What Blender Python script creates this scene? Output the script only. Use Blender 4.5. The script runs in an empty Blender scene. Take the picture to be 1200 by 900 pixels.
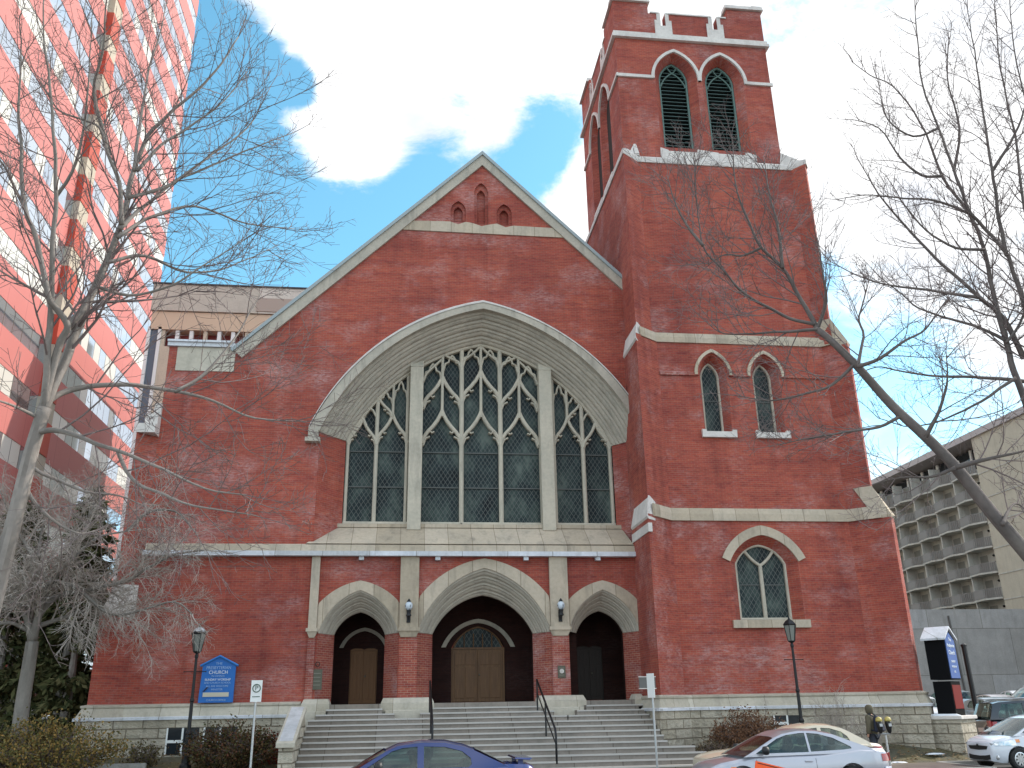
import bpy, bmesh, math, random
from mathutils import Vector, Matrix, noise
from mathutils.geometry import tessellate_polygon
R = math.radians
S = bpy.context.scene
COL = S.collection

# ------------------------------------------------------------------ camera
cd = bpy.data.cameras.new("camera"); cam = bpy.data.objects.new("camera", cd)
COL.objects.link(cam); S.camera = cam
cd.sensor_fit = 'HORIZONTAL'; cd.sensor_width = 36; cd.lens = 30.806
cd.clip_start = 0.1; cd.clip_end = 3000
cam.matrix_world = Matrix([[0.992863, -0.025372, -0.116527, -2.9731], [-0.118078, -0.346227, -0.93069, -33.0], [-0.016732, 0.937807, -0.346752, 2.0], [0, 0, 0, 1]])

# ------------------------------------------------------------------ world
SUN_EL, SUN_AZ = 38, 76
w = bpy.data.worlds.new("World"); S.world = w; w.use_nodes = True
nt = w.node_tree; N = nt.nodes; LK = nt.links
bg = N['Background']
sky = N.new('ShaderNodeTexSky'); sky.sky_type = 'NISHITA'; sky.sun_disc = False
sky.sun_elevation = R(SUN_EL); sky.sun_rotation = R(SUN_AZ); sky.air_density = 1.0; sky.dust_density = 0.6; sky.ozone_density = 2.0
tc = N.new('ShaderNodeTexCoord')
mp = N.new('ShaderNodeMapping'); mp.inputs['Scale'].default_value = (1, 1, 1.9); mp.inputs['Location'].default_value = (2.3, 0.4, 1.1)
LK.new(tc.outputs['Generated'], mp.inputs['Vector'])
n1 = N.new('ShaderNodeTexNoise'); n1.inputs['Scale'].default_value = 5.5; n1.inputs['Detail'].default_value = 9; n1.inputs['Roughness'].default_value = 0.66
n1.inputs['Distortion'].default_value = 0.25
LK.new(mp.outputs[0], n1.inputs['Vector'])
def wmath(op, a, b=None, clamp=False):
    m = N.new('ShaderNodeMath'); m.operation = op; m.use_clamp = clamp
    for i, v in enumerate((a, b)):
        if v is None: continue
        if isinstance(v, (int, float)): m.inputs[i].default_value = v
        else: LK.new(v, m.inputs[i])
    return m.outputs[0]
nrm = N.new('ShaderNodeVectorMath'); nrm.operation = 'NORMALIZE'; LK.new(tc.outputs['Generated'], nrm.inputs[0])
total = wmath('ADD', wmath('MULTIPLY', wmath('SUBTRACT', n1.outputs[0], .5), 3.8), .55)
# clear gaps (negative) and thick banks (positive) of the cloud cover, as directions in the sky
for (dx, dy, dz), width, amt in [((-0.207, 0.753, 0.625), 0.06, -1.6), ((-0.2, 0.814, 0.545), 0.09, -1.6), ((-0.146, 0.872, 0.467), 0.11, -1.7), ((0.01, 0.831, 0.555), 0.05, -1.3), ((-0.021, 0.863, 0.505), 0.05, -1.0), ((0.147, 0.799, 0.584), 0.055, -1.4), ((0.12, 0.834, 0.539), 0.045, -1.2), ((0.461, 0.825, 0.327), 0.06, -1.1), ((0.546, 0.778, 0.311), 0.07, -1.1), ((0.433, 0.796, 0.423), 0.04, -0.7), ((-0.123, 0.776, 0.618), 0.022, -1.8), ((-0.101, 0.75, 0.653), 0.09, 0.8), ((-0.128, 0.81, 0.573), 0.05, 0.6), ((-0.061, 0.813, 0.58), 0.07, 0.9), ((0.064, 0.756, 0.651), 0.14, 0.4), ((0.19, 0.733, 0.653), 0.14, 0.35), ((0.172, 0.846, 0.506), 0.05, 0.5), ((0.095, 0.797, 0.596), 0.035, 0.4), ((0.439, 0.681, 0.586), 0.4, 0.35), ((0.46, 0.766, 0.448), 0.22, 0.3), ((0.061, 0.717, 0.694), 0.2, 0.2), ((0.527, 0.714, 0.462), 0.25, 0.3)]:
    vd = Vector((dx, dy, dz)).normalized()
    d = N.new('ShaderNodeVectorMath'); d.operation = 'DISTANCE'; LK.new(nrm.outputs[0], d.inputs[0]); d.inputs[1].default_value = vd
    q = wmath('DIVIDE', d.outputs['Value'], width); q = wmath('MULTIPLY', q, q); q = wmath('MULTIPLY', q, -1.0); q = wmath('EXPONENT', q)
    total = wmath('ADD', total, wmath('MULTIPLY', q, amt))
mr = N.new('ShaderNodeMapRange'); mr.interpolation_type = 'SMOOTHSTEP'
mr.inputs['From Min'].default_value = 0.15; mr.inputs['From Max'].default_value = 0.95
LK.new(total, mr.inputs['Value'])
n2 = N.new('ShaderNodeTexNoise'); n2.inputs['Scale'].default_value = 6.0; n2.inputs['Detail'].default_value = 6
LK.new(mp.outputs[0], n2.inputs['Vector'])
cr = N.new('ShaderNodeValToRGB'); cr.color_ramp.elements[0].position = 0.30; cr.color_ramp.elements[0].color = (3.7, 3.95, 4.4, 1)
cr.color_ramp.elements[1].position = 0.52; cr.color_ramp.elements[1].color = (5.7, 5.75, 5.8, 1)
LK.new(n2.outputs[0], cr.inputs[0])
sat = N.new('ShaderNodeHueSaturation'); sat.inputs['Hue'].default_value = 0.468; sat.inputs['Saturation'].default_value = 1.15; sat.inputs['Value'].default_value = 1.32
LK.new(sky.outputs[0], sat.inputs['Color'])
# clouds on the unseen street side are boosted to light the church front
sep = N.new('ShaderNodeSeparateXYZ'); LK.new(nrm.outputs[0], sep.inputs[0])
fm = N.new('ShaderNodeMapRange'); fm.interpolation_type = 'SMOOTHSTEP'; fm.inputs['From Min'].default_value = .35; fm.inputs['From Max'].default_value = -.45; fm.inputs['To Min'].default_value = 1.0; fm.inputs['To Max'].default_value = 1.75
LK.new(sep.outputs[1], fm.inputs['Value']); q = fm.outputs[0]
cb = N.new('ShaderNodeVectorMath'); cb.operation = 'SCALE'; LK.new(cr.outputs[0], cb.inputs[0]); LK.new(q, cb.inputs['Scale'])
mx = N.new('ShaderNodeMix'); mx.data_type = 'RGBA'
LK.new(mr.outputs[0], mx.inputs['Factor']); LK.new(sat.outputs[0], mx.inputs['A']); LK.new(cb.outputs[0], mx.inputs['B'])
LK.new(mx.outputs['Result'], bg.inputs['Color'])
bg.inputs['Strength'].default_value = 0.13

sd = bpy.data.lights.new("sun", 'SUN'); sd.energy = 2.6; sd.angle = R(0.6); sd.color = (1.0, 0.93, 0.82)
sun = bpy.data.objects.new("sun", sd); COL.objects.link(sun)
to_sun = Vector((math.sin(R(SUN_AZ))*math.cos(R(SUN_EL)), math.cos(R(SUN_AZ))*math.cos(R(SUN_EL)), math.sin(R(SUN_EL))))
sun.rotation_euler = to_sun.to_track_quat('Z', 'Y').to_euler()
S.view_settings.view_transform = 'Standard'; S.view_settings.look = 'None'; S.view_settings.gamma = 1
S.view_settings.exposure = 0.83
S.render.engine = 'CYCLES'
S.cycles.max_bounces = 6; S.cycles.diffuse_bounces = 3; S.cycles.glossy_bounces = 3; S.cycles.transparent_max_bounces = 8
S.cycles.use_denoising = True

# ------------------------------------------------------------------ materials
def mat(name, color=(.5,.5,.5), rough=.7, metal=0, spec=.5, coat=0, emis=None):
    m = bpy.data.materials.new(name); m.use_nodes = True
    b = m.node_tree.nodes['Principled BSDF']
    b.inputs['Base Color'].default_value = (*color, 1); b.inputs['Roughness'].default_value = rough
    b.inputs['Metallic'].default_value = metal; b.inputs['Specular IOR Level'].default_value = spec
    b.inputs['Coat Weight'].default_value = coat
    return m
class NT:
    """small node helper"""
    def __init__(s, m): s.m = m; s.t = m.node_tree; s.b = s.t.nodes['Principled BSDF']
    def n(s, typ, **kw):
        x = s.t.nodes.new(typ)
        for k, v in kw.items(): setattr(x, k, v)
        return x
    def set(s, x, **kw):
        for k, v in kw.items():
            k = k.replace('_', ' ')
            if isinstance(v, bpy.types.NodeSocket): s.t.links.new(v, x.inputs[k])
            else: x.inputs[k].default_value = v
        return x
    def link(s, a, b): s.t.links.new(a, b)
    def pos(s): return s.n('ShaderNodeNewGeometry').outputs['Position']
    def mapping(s, v, sc=(1,1,1), loc=(0,0,0), rot=(0,0,0)):
        m = s.n('ShaderNodeMapping'); s.link(v, m.inputs[0]); m.inputs['Scale'].default_value = sc; m.inputs['Location'].default_value = loc; m.inputs['Rotation'].default_value = rot
        return m.outputs[0]
    def noise(s, v, scale, detail=5, rough=.55):
        x = s.n('ShaderNodeTexNoise'); s.link(v, x.inputs['Vector']); s.set(x, Scale=scale, Detail=detail, Roughness=rough)
        return x.outputs[0]
    def ramp(s, f, stops):
        r = s.n('ShaderNodeValToRGB'); s.link(f, r.inputs[0]); e = r.color_ramp.elements
        while len(e) < len(stops): e.new(.5)
        for i, (p, c) in enumerate(stops):
            e[i].position = p; e[i].color = (*c, 1) if isinstance(c, tuple) else (c, c, c, 1)
        return r.outputs[0]
    def mix(s, f, a, b, mode='MIX'):
        x = s.n('ShaderNodeMix', data_type='RGBA', blend_type=mode)
        for nm, v in (('Factor', f), ('A', a), ('B', b)):
            if isinstance(v, (int, float)): x.inputs[nm].default_value = v
            elif isinstance(v, tuple): x.inputs[nm].default_value = (*v, 1)
            else: s.link(v, x.inputs[nm])
        return x.outputs['Result']
    def math(s, op, a, b=0.0):
        x = s.n('ShaderNodeMath', operation=op)
        for i, v in enumerate((a, b)):
            if isinstance(v, (int, float)): x.inputs[i].default_value = v
            else: s.link(v, x.inputs[i])
        return x.outputs[0]
    def wallcoord(s):
        """u along the wall (x plus part of y), v up"""
        sp = s.n('ShaderNodeSeparateXYZ'); s.link(s.pos(), sp.inputs[0])
        gn = s.n('ShaderNodeNewGeometry').outputs['True Normal']; sn = s.n('ShaderNodeSeparateXYZ'); s.link(gn, sn.inputs[0])
        flank = s.math('GREATER_THAN', s.math('ABSOLUTE', sn.outputs[0]), .85); diag = s.math('GREATER_THAN', s.math('ABSOLUTE', sn.outputs[0]), .4)
        ux = s.math('MULTIPLY', sp.outputs[0], s.math('ADD', 1.0, s.math('MULTIPLY', diag, .35)))
        u = s.math('ADD', s.math('MULTIPLY', ux, s.math('SUBTRACT', 1.0, flank)), s.math('MULTIPLY', sp.outputs[1], flank))
        c = s.n('ShaderNodeCombineXYZ'); s.link(u, c.inputs[0]); s.link(sp.outputs[2], c.inputs[1]); s.link(sp.outputs[1], c.inputs[2])
        return c.outputs[0]
    def bump(s, h, strength=.3, dist=.02):
        x = s.n('ShaderNodeBump'); s.link(h, x.inputs['Height']); x.inputs['Strength'].default_value = strength; x.inputs['Distance'].default_value = dist
        s.link(x.outputs[0], s.b.inputs['Normal'])

def brick_material(name, c1, c2, mortar, eff=.45):
    m = mat(name, c1, .85, spec=.25); t = NT(m); v = t.wallcoord()
    bt = t.n('ShaderNodeTexBrick'); t.link(v, bt.inputs['Vector'])
    t.set(bt, Color1=(*c1, 1), Color2=(*c2, 1), Mortar=(*mortar, 1), Scale=1.0)
    t.set(bt, **{'Mortar_Size': .007, 'Brick_Width': .23, 'Row_Height': .078, 'Mortar_Smooth': .3, 'Bias': -.2})
    # courses burnt darker or more orange, in long thin streaks
    st = t.noise(t.mapping(v, (.8, 9, .8)), 1.0, 4, .6)
    col = t.mix(t.ramp(st, [(.35, 0.0), (.65, .75)]), bt.outputs['Color'], t.mix(1, bt.outputs['Color'], (1.22, 1.42, 1.18), 'MULTIPLY'))
    big = t.noise(t.mapping(v, (.33, .2, .3)), 1.0, 4, .6)
    col = t.mix(t.ramp(big, [(.38, .8), (.6, 0.0)]), col, t.mix(1, col, (.70, .68, .76), 'MULTIPLY'))
    band = t.noise(t.mapping(v, (.22, 3.4, .3), (5, 2, 0)), 1.0, 5, .65)
    col = t.mix(t.ramp(band, [(.34, .55), (.52, 0.0)]), col, t.mix(1, col, (.66, .60, .68), 'MULTIPLY'))
    single = t.noise(t.mapping(v, (4.5, 12.8, 3)), 1.0, 2, .5)
    col = t.mix(t.ramp(single, [(.3, .5), (.5, 0.0)]), col, t.mix(1, col, (.62, .58, .64), 'MULTIPLY'))
    soot = t.noise(t.mapping(v, (1.7, .16, 1), (3, 1, 0)), 1.0, 4, .6)
    col = t.mix(t.ramp(soot, [(.55, 0.0), (.74, .6)]), col, t.mix(1, col, (.62, .60, .66), 'MULTIPLY'))
    # efflorescence: chalky bloom in patches and vertical runs
    e1 = t.noise(t.mapping(v, (.42, .55, .4), (3.1, 7.7, 0)), 1.0, 6, .62)
    e2 = t.noise(t.mapping(v, (5, 16, 5)), 1.0, 4, .75)
    e3 = t.noise(t.mapping(v, (1.3, .12, 1)), 1.0, 3, .5)
    f = t.math('MULTIPLY', t.ramp(e1, [(.50, 0.0), (.70, 1.0)]), t.ramp(e2, [(.42, .10), (.62, 1.0)]))
    f2 = t.math('MULTIPLY', t.ramp(e3, [(.58, 0.0), (.72, .6)]), t.ramp(e2, [(.45, 0.0), (.7, 1.0)]))
    f = t.math('MULTIPLY', t.math('MAXIMUM', f, f2), eff)
    col = t.mix(f, col, (.62, .47, .46))
    t.link(col, t.b.inputs['Base Color'])
    t.bump(bt.outputs['Fac'], -.25, .006)
    return m
M = {}
M['brick'] = brick_material('red_brick', (.385, .075, .053), (.285, .056, .045), (.30, .135, .105), .5)
M['brick_pier'] = brick_material('porch_brick', (.33, .075, .055), (.24, .045, .04), (.36, .22, .18), .8)
def stone_material(name, base, dark, rough=.85, joints=None, grime=.5, bump=.25, face=False):
    m = mat(name, base, rough, spec=.3); t = NT(m); v = t.wallcoord()
    a = t.noise(v, .9, 6, .6); b = t.noise(v, 9, 5, .6); g = t.noise(t.mapping(v, (2.2, .35, 2)), 1.0, 5, .65)
    col = t.mix(t.ramp(a, [(.35, 0.0), (.65, 1.0)]), base, dark)
    col = t.mix(t.ramp(b, [(.3, .35), (.6, 0.0)]), col, t.mix(1, col, (.65, .64, .62), 'MULTIPLY'))
    col = t.mix(t.ramp(g, [(.52, 0.0), (.72, grime)]), col, (.16, .145, .125))
    h = b
    if joints:
        bw, rh, ms = joints
        bt = t.n('ShaderNodeTexBrick'); t.link(v, bt.inputs['Vector'])
        t.set(bt, Color1=(1, 1, 1, 1), Color2=(.8, .78, .74, 1), Mortar=(.45, .42, .38, 1), Scale=1.0)
        t.set(bt, **{'Mortar_Size': ms, 'Brick_Width': bw, 'Row_Height': rh, 'Mortar_Smooth': .4})
        col = t.mix(1, col, bt.outputs['Color'], 'MULTIPLY')
    if face:
        lump = t.noise(t.mapping(v, (2.2, 3.2, 2)), 1.0, 5, .6); h = t.math('MULTIPLY', t.math('ADD', t.math('MULTIPLY', lump, 1.0), t.math('MULTIPLY', b, .25)), t.math('SUBTRACT', 1.0, bt.outputs['Fac']))
        t.link(col, t.b.inputs['Base Color']); t.bump(h, 1.0, .16); return m
    t.link(col, t.b.inputs['Base Color']); t.bump(h, bump, .02)
    return m
M['stone'] = stone_material('limestone_trim', (.57, .475, .37), (.49, .415, .33), joints=(.9, 50, .012), grime=.5)
M['arch_stone'] = stone_material('grey_limestone', (.50, .445, .37), (.41, .37, .31), grime=.5)
M['tracery'] = stone_material('tracery_limestone', (.57, .505, .41), (.46, .42, .345), grime=.5)
M['plinth'] = stone_material('rock_faced_sandstone', (.60, .53, .43), (.47, .42, .34), joints=(1.05, .31, .022), grime=.45, bump=.9, face=True)
M['plinth_smooth'] = stone_material('smooth_sandstone', (.57, .515, .43), (.50, .455, .38), joints=(1.3, 50, .01), grime=.3)
M['step'] = stone_material('granite_step', (.33, .285, .25), (.25, .22, .195), joints=(1.5, 50, .014), grime=.4)
M['flashing'] = stone_material('pale_metal_flashing', (.72, .73, .78), (.58, .60, .65), rough=.5, grime=.35, bump=.05, joints=(1.7, 50, .015))
M['cap'] = stone_material('weathered_cap_stone', (.70, .65, .61), (.58, .53, .50), grime=.25)
M['lead'] = mat('grey_roof_edge', (.30, .34, .35), .5)
M['roof'] = mat('dark_roof', (.05, .05, .055), .8)
M['black'] = mat('black_iron', (.012, .012, .014), .45, metal=.3)
M['dark'] = mat('dark_interior', (.02, .017, .015), .9)
M['louvre'] = mat('green_louvre_paint', (.05, .10, .09), .5)
M['tread_highlight'] = mat('step_edge_highlight', (.47, .44, .41), .8)  # pale strips paint the skylight caught on the tread edges
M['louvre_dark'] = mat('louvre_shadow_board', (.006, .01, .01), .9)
M['saddle'] = mat('dull_grey_bar', (.11, .115, .11), .8)
M['white'] = mat('white_paint', (.75, .75, .73), .5)
M['galv'] = mat('galvanised_pole', (.45, .46, .47), .4, metal=.6)
M['bronze'] = mat('bronze_plaque', (.10, .095, .07), .45, metal=.5)
def glass_lattice():
    m = mat('leaded_glass', (.03, .045, .048), .35, spec=.12); t = NT(m)
    sp = t.n('ShaderNodeSeparateXYZ'); t.link(t.pos(), sp.inputs[0])
    a = t.math('MULTIPLY', sp.outputs[0], 5.6); b = t.math('MULTIPLY', sp.outputs[2], 3.7)
    lines = []
    for op in ('ADD', 'SUBTRACT'):
        f = t.math('FRACT', t.math(op, a, b)); f = t.math('ABSOLUTE', t.math('SUBTRACT', f, .5))
        lines.append(t.math('GREATER_THAN', f, .445))
    l = t.math('MAXIMUM', *lines)
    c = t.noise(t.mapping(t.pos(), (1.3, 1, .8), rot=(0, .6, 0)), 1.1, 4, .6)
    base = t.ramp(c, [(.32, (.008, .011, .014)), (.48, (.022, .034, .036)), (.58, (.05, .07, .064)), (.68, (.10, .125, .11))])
    t.link(t.mix(l, base, (.125, .13, .12)), t.b.inputs['Base Color'])
    return m
M['lattice'] = glass_lattice()
M['pane'] = mat('dark_window_glass', (.02, .025, .03), .05, spec=.8)
M['wood'] = mat('oak_door', (.21, .095, .03), .55)
t = NT(M['wood']); v = t.mapping(t.pos(), (9, 9, .6)); c = t.noise(v, 2.0, 6, .6)
t.link(t.ramp(c, [(.3, (.10, .042, .011)), (.55, (.15, .066, .02)), (.75, (.21, .10, .032))]), t.b.inputs['Base Color'])

# ------------------------------------------------------------------ object helpers
class MB:
    def __init__(s): s.v = []; s.f = []; s.mi = []; s.cur = 0
    def add(s, verts, faces):
        o = len(s.v); s.v += [tuple(p) for p in verts]; s.f += [tuple(i + o for i in f) for f in faces]; s.mi += [s.cur]*len(faces)
        return s
    def box(s, x0, x1, y0, y1, z0, z1):
        return s.add([(x0,y0,z0),(x1,y0,z0),(x1,y1,z0),(x0,y1,z0),(x0,y0,z1),(x1,y0,z1),(x1,y1,z1),(x0,y1,z1)],
              [(0,3,2,1),(4,5,6,7),(0,1,5,4),(1,2,6,5),(2,3,7,6),(3,0,4,7)])
    def hexa(s, b, t):
        """b, t: four bottom and four top points, same winding"""
        return s.add(list(b) + list(t), [(0,3,2,1),(4,5,6,7),(0,1,5,4),(1,2,6,5),(2,3,7,6),(3,0,4,7)])
    def plate(s, outer, holes=(), w0=0, w1=None, T=None, cap_back=True):
        """flat polygon with holes in (u,v), between depths w0 and w1; T(u,v,w) -> xyz (default x=u, z=v, y=w)"""
        T = T or (lambda u, v, w: (u, w, v))
        loops = [list(outer)] + [list(h) for h in holes]
        flat = [p for l in loops for p in l]
        tris = tessellate_polygon([[Vector((p[0], p[1], 0)) for p in l] for l in loops])
        n = len(flat); s.add([T(u, v, w0) for u, v in flat], [tuple(x) for x in tris])
        if w1 is not None:
            if cap_back: s.add([T(u, v, w1) for u, v in flat], [tuple(reversed(x)) for x in tris])
            for l in loops:
                k = len(l)
                s.add([T(u, v, w0) for u, v in l] + [T(u, v, w1) for u, v in l], [(i, (i+1) % k, (i+1) % k + k, i + k) for i in range(k)])
        return s
    def tube(s, pts, radii, n=6, caps=True):
        pts = [Vector(p) for p in pts]
        if isinstance(radii, (int, float)): radii = [radii]*len(pts)
        o = len(s.v); up = None; V = []
        for i, p in enumerate(pts):
            d = (pts[min(i+1, len(pts)-1)] - pts[max(i-1, 0)])
            d = d.normalized() if d.length > 1e-9 else Vector((0, 0, 1))
            if up is None: up = d.orthogonal().normalized()
            else:
                up = up - d*up.dot(d); up = up.normalized() if up.length > 1e-6 else d.orthogonal().normalized()
            sd_ = d.cross(up)
            for k in range(n):
                a = 2*math.pi*k/n; V.append(p + (up*math.cos(a) + sd_*math.sin(a))*radii[i])
        F = []
        for i in range(len(pts)-1):
            for k in range(n):
                F.append((i*n+k, i*n+(k+1) % n, (i+1)*n+(k+1) % n, (i+1)*n+k))
        if caps: F.append(tuple(range(n-1, -1, -1))); F.append(tuple((len(pts)-1)*n + k for k in range(n)))
        return s.add(V, F)
    def lathe(s, prof, c=(0,0,0), n=16, axis='z'):
        V = []; F = []
        for r_, h in prof:
            for k in range(n):
                a = 2*math.pi*k/n
                if axis == 'z': V.append((c[0]+r_*math.cos(a), c[1]+r_*math.sin(a), c[2]+h))
                elif axis == 'y': V.append((c[0]+r_*math.cos(a), c[1]+h, c[2]+r_*math.sin(a)))
                else: V.append((c[0]+h, c[1]+r_*math.cos(a), c[2]+r_*math.sin(a)))
        for i in range(len(prof)-1):
            for k in range(n): F.append((i*n+k, i*n+(k+1) % n, (i+1)*n+(k+1) % n, (i+1)*n+k))
        F.append(tuple(range(n-1, -1, -1))); F.append(tuple((len(prof)-1)*n + k for k in range(n)))
        return s.add(V, F)
    def ribbon(s, pts, width, y0, y1, T=None):
        """bar of constant width following (x,z) points, from depth y0 (front) to y1"""
        T = T or (lambda u, v, w: (u, w, v))
        P = [Vector(p) for p in pts]; L = []; Rr = []
        for i, p in enumerate(P):
            d = (P[min(i+1, len(P)-1)] - P[max(i-1, 0)]).normalized(); nn = Vector((-d.y, d.x))*width/2
            L.append(p + nn); Rr.append(p - nn)
        k = len(P); V = []
        c0 = [T(*p, y0 + width*.22) for p in L]; c1 = [T(*(p + (q-p)*.3), y0) for p, q in zip(L, Rr)]
        c2 = [T(*(q + (p-q)*.3), y0) for p, q in zip(L, Rr)]; c3 = [T(*p, y0 + width*.22) for p in Rr]
        c4 = [T(*p, y1) for p in Rr]; c5 = [T(*p, y1) for p in L]
        rows = [c0, c1, c2, c3, c4, c5]; V = [p for r_ in rows for p in r_]; F = []
        for a in range(6):
            b = (a+1) % 6
            for i in range(k-1): F.append((a*k+i, a*k+i+1, b*k+i+1, b*k+i))
        F.append(tuple(a*k for a in range(6))); F.append(tuple(a*k+k-1 for a in range(5, -1, -1)))
        return s.add(V, F)
    def build(s, name, m, parent=None, smooth=False, bevel=0, loc=None, fix=True):
        me = bpy.data.meshes.new(name); me.from_pydata(s.v, [], s.f)
        for x in (m if isinstance(m, (list, tuple)) else [m]): me.materials.append(M[x] if isinstance(x, str) else x)
        if any(s.mi): me.polygons.foreach_set('material_index', s.mi)
        if fix:
            bm = bmesh.new(); bm.from_mesh(me); bmesh.ops.recalc_face_normals(bm, faces=bm.faces); bm.to_mesh(me); bm.free()
        if smooth: me.polygons.foreach_set('use_smooth', [True]*len(me.polygons))
        me.update()
        o = bpy.data.objects.new(name, me); COL.objects.link(o)
        if parent: o.parent = parent
        if loc: o.location = loc
        if bevel:
            b = o.modifiers.new('bevel', 'BEVEL'); b.width = bevel; b.segments = 2; b.limit_method = 'ANGLE'
        return o
def tag(o, label=None, cat=None, group=None, kind=None):
    if label: o['label'] = label
    if cat: o['category'] = cat
    if group: o['group'] = group
    if kind: o['kind'] = kind
    return o
def thing(name, label, cat, group=None, loc=(0,0,0), rz=0):
    o = bpy.data.objects.new(name, None); o.empty_display_size = .3; COL.objects.link(o); o.location = loc; o.rotation_euler = (0, 0, rz)
    return tag(o, label, cat, group)
def copy_tree(o, parent=None):
    c = o.copy(); COL.objects.link(c); c.parent = parent
    for ch in list(o.children): copy_tree(ch, c)
    return c
def arc(p0, p1, bulge, n=12):
    """points from p0 to p1 on a circular arc; bulge = sagitta/chord, positive to the left of p0->p1"""
    p0 = Vector(p0); p1 = Vector(p1)
    if abs(bulge) < 1e-5: return [tuple(p0.lerp(p1, i/n)) for i in range(n+1)]
    ch = p1 - p0; L = ch.length; s = bulge*L; rad = (L*L/4 + s*s)/(2*s)
    mid = (p0 + p1)/2; nn = Vector((-ch.y, ch.x))/L; c = mid + nn*(s - rad)
    a0 = math.atan2(p0.y-c.y, p0.x-c.x); a1 = math.atan2(p1.y-c.y, p1.x-c.x)
    da = a1 - a0
    while da > math.pi: da -= 2*math.pi
    while da < -math.pi: da += 2*math.pi
    r_ = abs(rad)
    return [(c.x + r_*math.cos(a0+da*i/n), c.y + r_*math.sin(a0+da*i/n)) for i in range(n+1)]
def arch(cx, hw, zs, za, b=.12, n=12):
    l = arc((cx-hw, zs), (cx, za), b, n); r_ = [(2*cx - x, z) for x, z in reversed(l)]
    return l + r_[1:]
def arch_hole(cx, hw, z0, zs, za, b=.12, n=12):
    return [(cx-hw, z0)] + arch(cx, hw, zs, za, b, n) + [(cx+hw, z0)]
def arch_loft(mb, cx, prof, n=16, T=None, cap=True):
    """prof: list of (hw, zs, za, y, bulge)"""
    T = T or (lambda u, v, w: (u, w, v))
    rows = [[T(u, v, p[3]) for u, v in arch(cx, p[0], p[1], p[2], p[4], n)] for p in prof]
    k = len(rows[0]); V = [q for r_ in rows for q in r_]; F = []
    for a in range(len(rows)-1):
        for i in range(k-1): F.append((a*k+i, a*k+i+1, (a+1)*k+i+1, (a+1)*k+i))
    if cap:
        F.append(tuple(a*k for a in range(len(rows)))); F.append(tuple(a*k + k-1 for a in range(len(rows))))
    mb.add(V, F)
def orders(o, i, n, sub=2):
    """stepped moulding from outer o to inner i (hw, zs, za, y, b): radial step, small chamfer, then back"""
    L = lambda t, u: (o[0]+(i[0]-o[0])*t, o[1]+(i[1]-o[1])*t, o[2]+(i[2]-o[2])*t, o[3]+(i[3]-o[3])*u, o[4]+(i[4]-o[4])*t)
    out = [L(0, 0)]
    for k in range(n):
        t0, t1 = k/n, (k+1)/n; d = 1/n
        out += [L(t0+.32*d, t0+.02*d), L(t0+.44*d, t0+.10*d), L(t0+.50*d, t0+.32*d), L(t0+.76*d, t0+.46*d), L(t1-.05*d, t0+.66*d), L(t1, t1)]
    return out
# ================================================================== CHURCH
church = thing('brick_church', 'large red brick church with square corner tower and great traceried arched window', 'church')
ZB = .55                                    # ground line at the church
PLT = 2.30                                  # top of stone plinth
FL = 2.21                                   # porch floor
WX0 = -12.32
TX0, TX1 = 5.75, 15.1                       # tower flanks, lowest stage

# ---- great arch
GA_O = (6.35, 12.1, 17.5, 0.0, .125); GA_I = (5.42, 12.1, 16.5, 1.15, .118)
great_hole = [(-6.35, 7.7)] + arch(0, 6.35, 12.1, 17.5, .125, 20) + [(6.35, 7.7)]
PZ = 4.62                                   # springing of the porch arches
def porch_hole(cx, hw, za): return [(cx-hw, FL-.4)] + arch(cx, hw, PZ, za, .13, 14) + [(cx+hw, FL-.4)]
PORCH = [(-4.55, 1.42, .92, 6.12, 5.42, 5.28), (0.0, 2.46, 1.88, 6.92, 6.02, 5.98), (4.45, 1.35, .90, 6.12, 5.42, 5.28)]   # cx, outer hw, inner hw, outer apex, inner apex
outer = [(WX0, PLT-.05), (7.0, PLT-.05), (7.0, 18.15), (0, 25.05), (-9.62, 15.5), (WX0, 15.5)]
m = MB()
holes = [great_hole]
# porch openings are notched out of the bottom edge
bottom = [(WX0, PLT-.05)]
for cx, ho, hi, zo, zi, _ in PORCH:
    bottom += [(cx-ho, PLT-.05)] + arch(cx, ho, PZ, zo, .13, 14) + [(cx+ho, PLT-.05)]
outer = bottom + [(7.0, PLT-.05), (7.0, 18.15), (0, 25.05), (-9.62, 15.5), (WX0, 15.5)]
niches = [(-.05, .30, 21.62, 23.0, 23.7), (-1.05, .33, 21.66, 22.2, 22.72), (.95, .33, 21.62, 22.15, 22.68)]
for cx, hw, z0, zs, za in niches: holes.append(arch_hole(cx, hw, z0, zs, za, .16, 8))
m.plate(outer, holes, 0)
for cx, hw, z0, zs, za in niches:          # niche reveals, stepped back in two orders
    for a, (f0, f1, y0, y1) in enumerate(((1, .62, 0, .22),)):
        rows = []
        for f, y in ((1, 0), (1, .12), (.6, .14), (.6, .32)):
            rows.append([(x, y, z) for x, z in [(cx-hw*f, z0)] + arch(cx, hw*f, zs, zs+(za-zs)*f, .16, 8) + [(cx+hw*f, z0)]])
        k = len(rows[0])
        m.add([p for r_ in rows for p in r_], [(a*k+i, a*k+i+1, (a+1)*k+i+1, (a+1)*k+i) for a in range(3) for i in range(k-1)])
        m.add(rows[-1], [tuple(range(k))]); m.add([(cx-hw, 0, z0), (cx+hw, 0, z0), (cx+hw, .32, z0), (cx-hw, .32, z0)], [(0, 1, 2, 3)])
# brick splays of the great window
for s in (-1, 1):
    m.add([(s*6.35, 0, 7.7), (s*6.35, 0, 12.12), (s*5.42, 1.15, 12.12), (s*5.42, 1.15, 8.3)], [(0, 1, 2, 3)])
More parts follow.
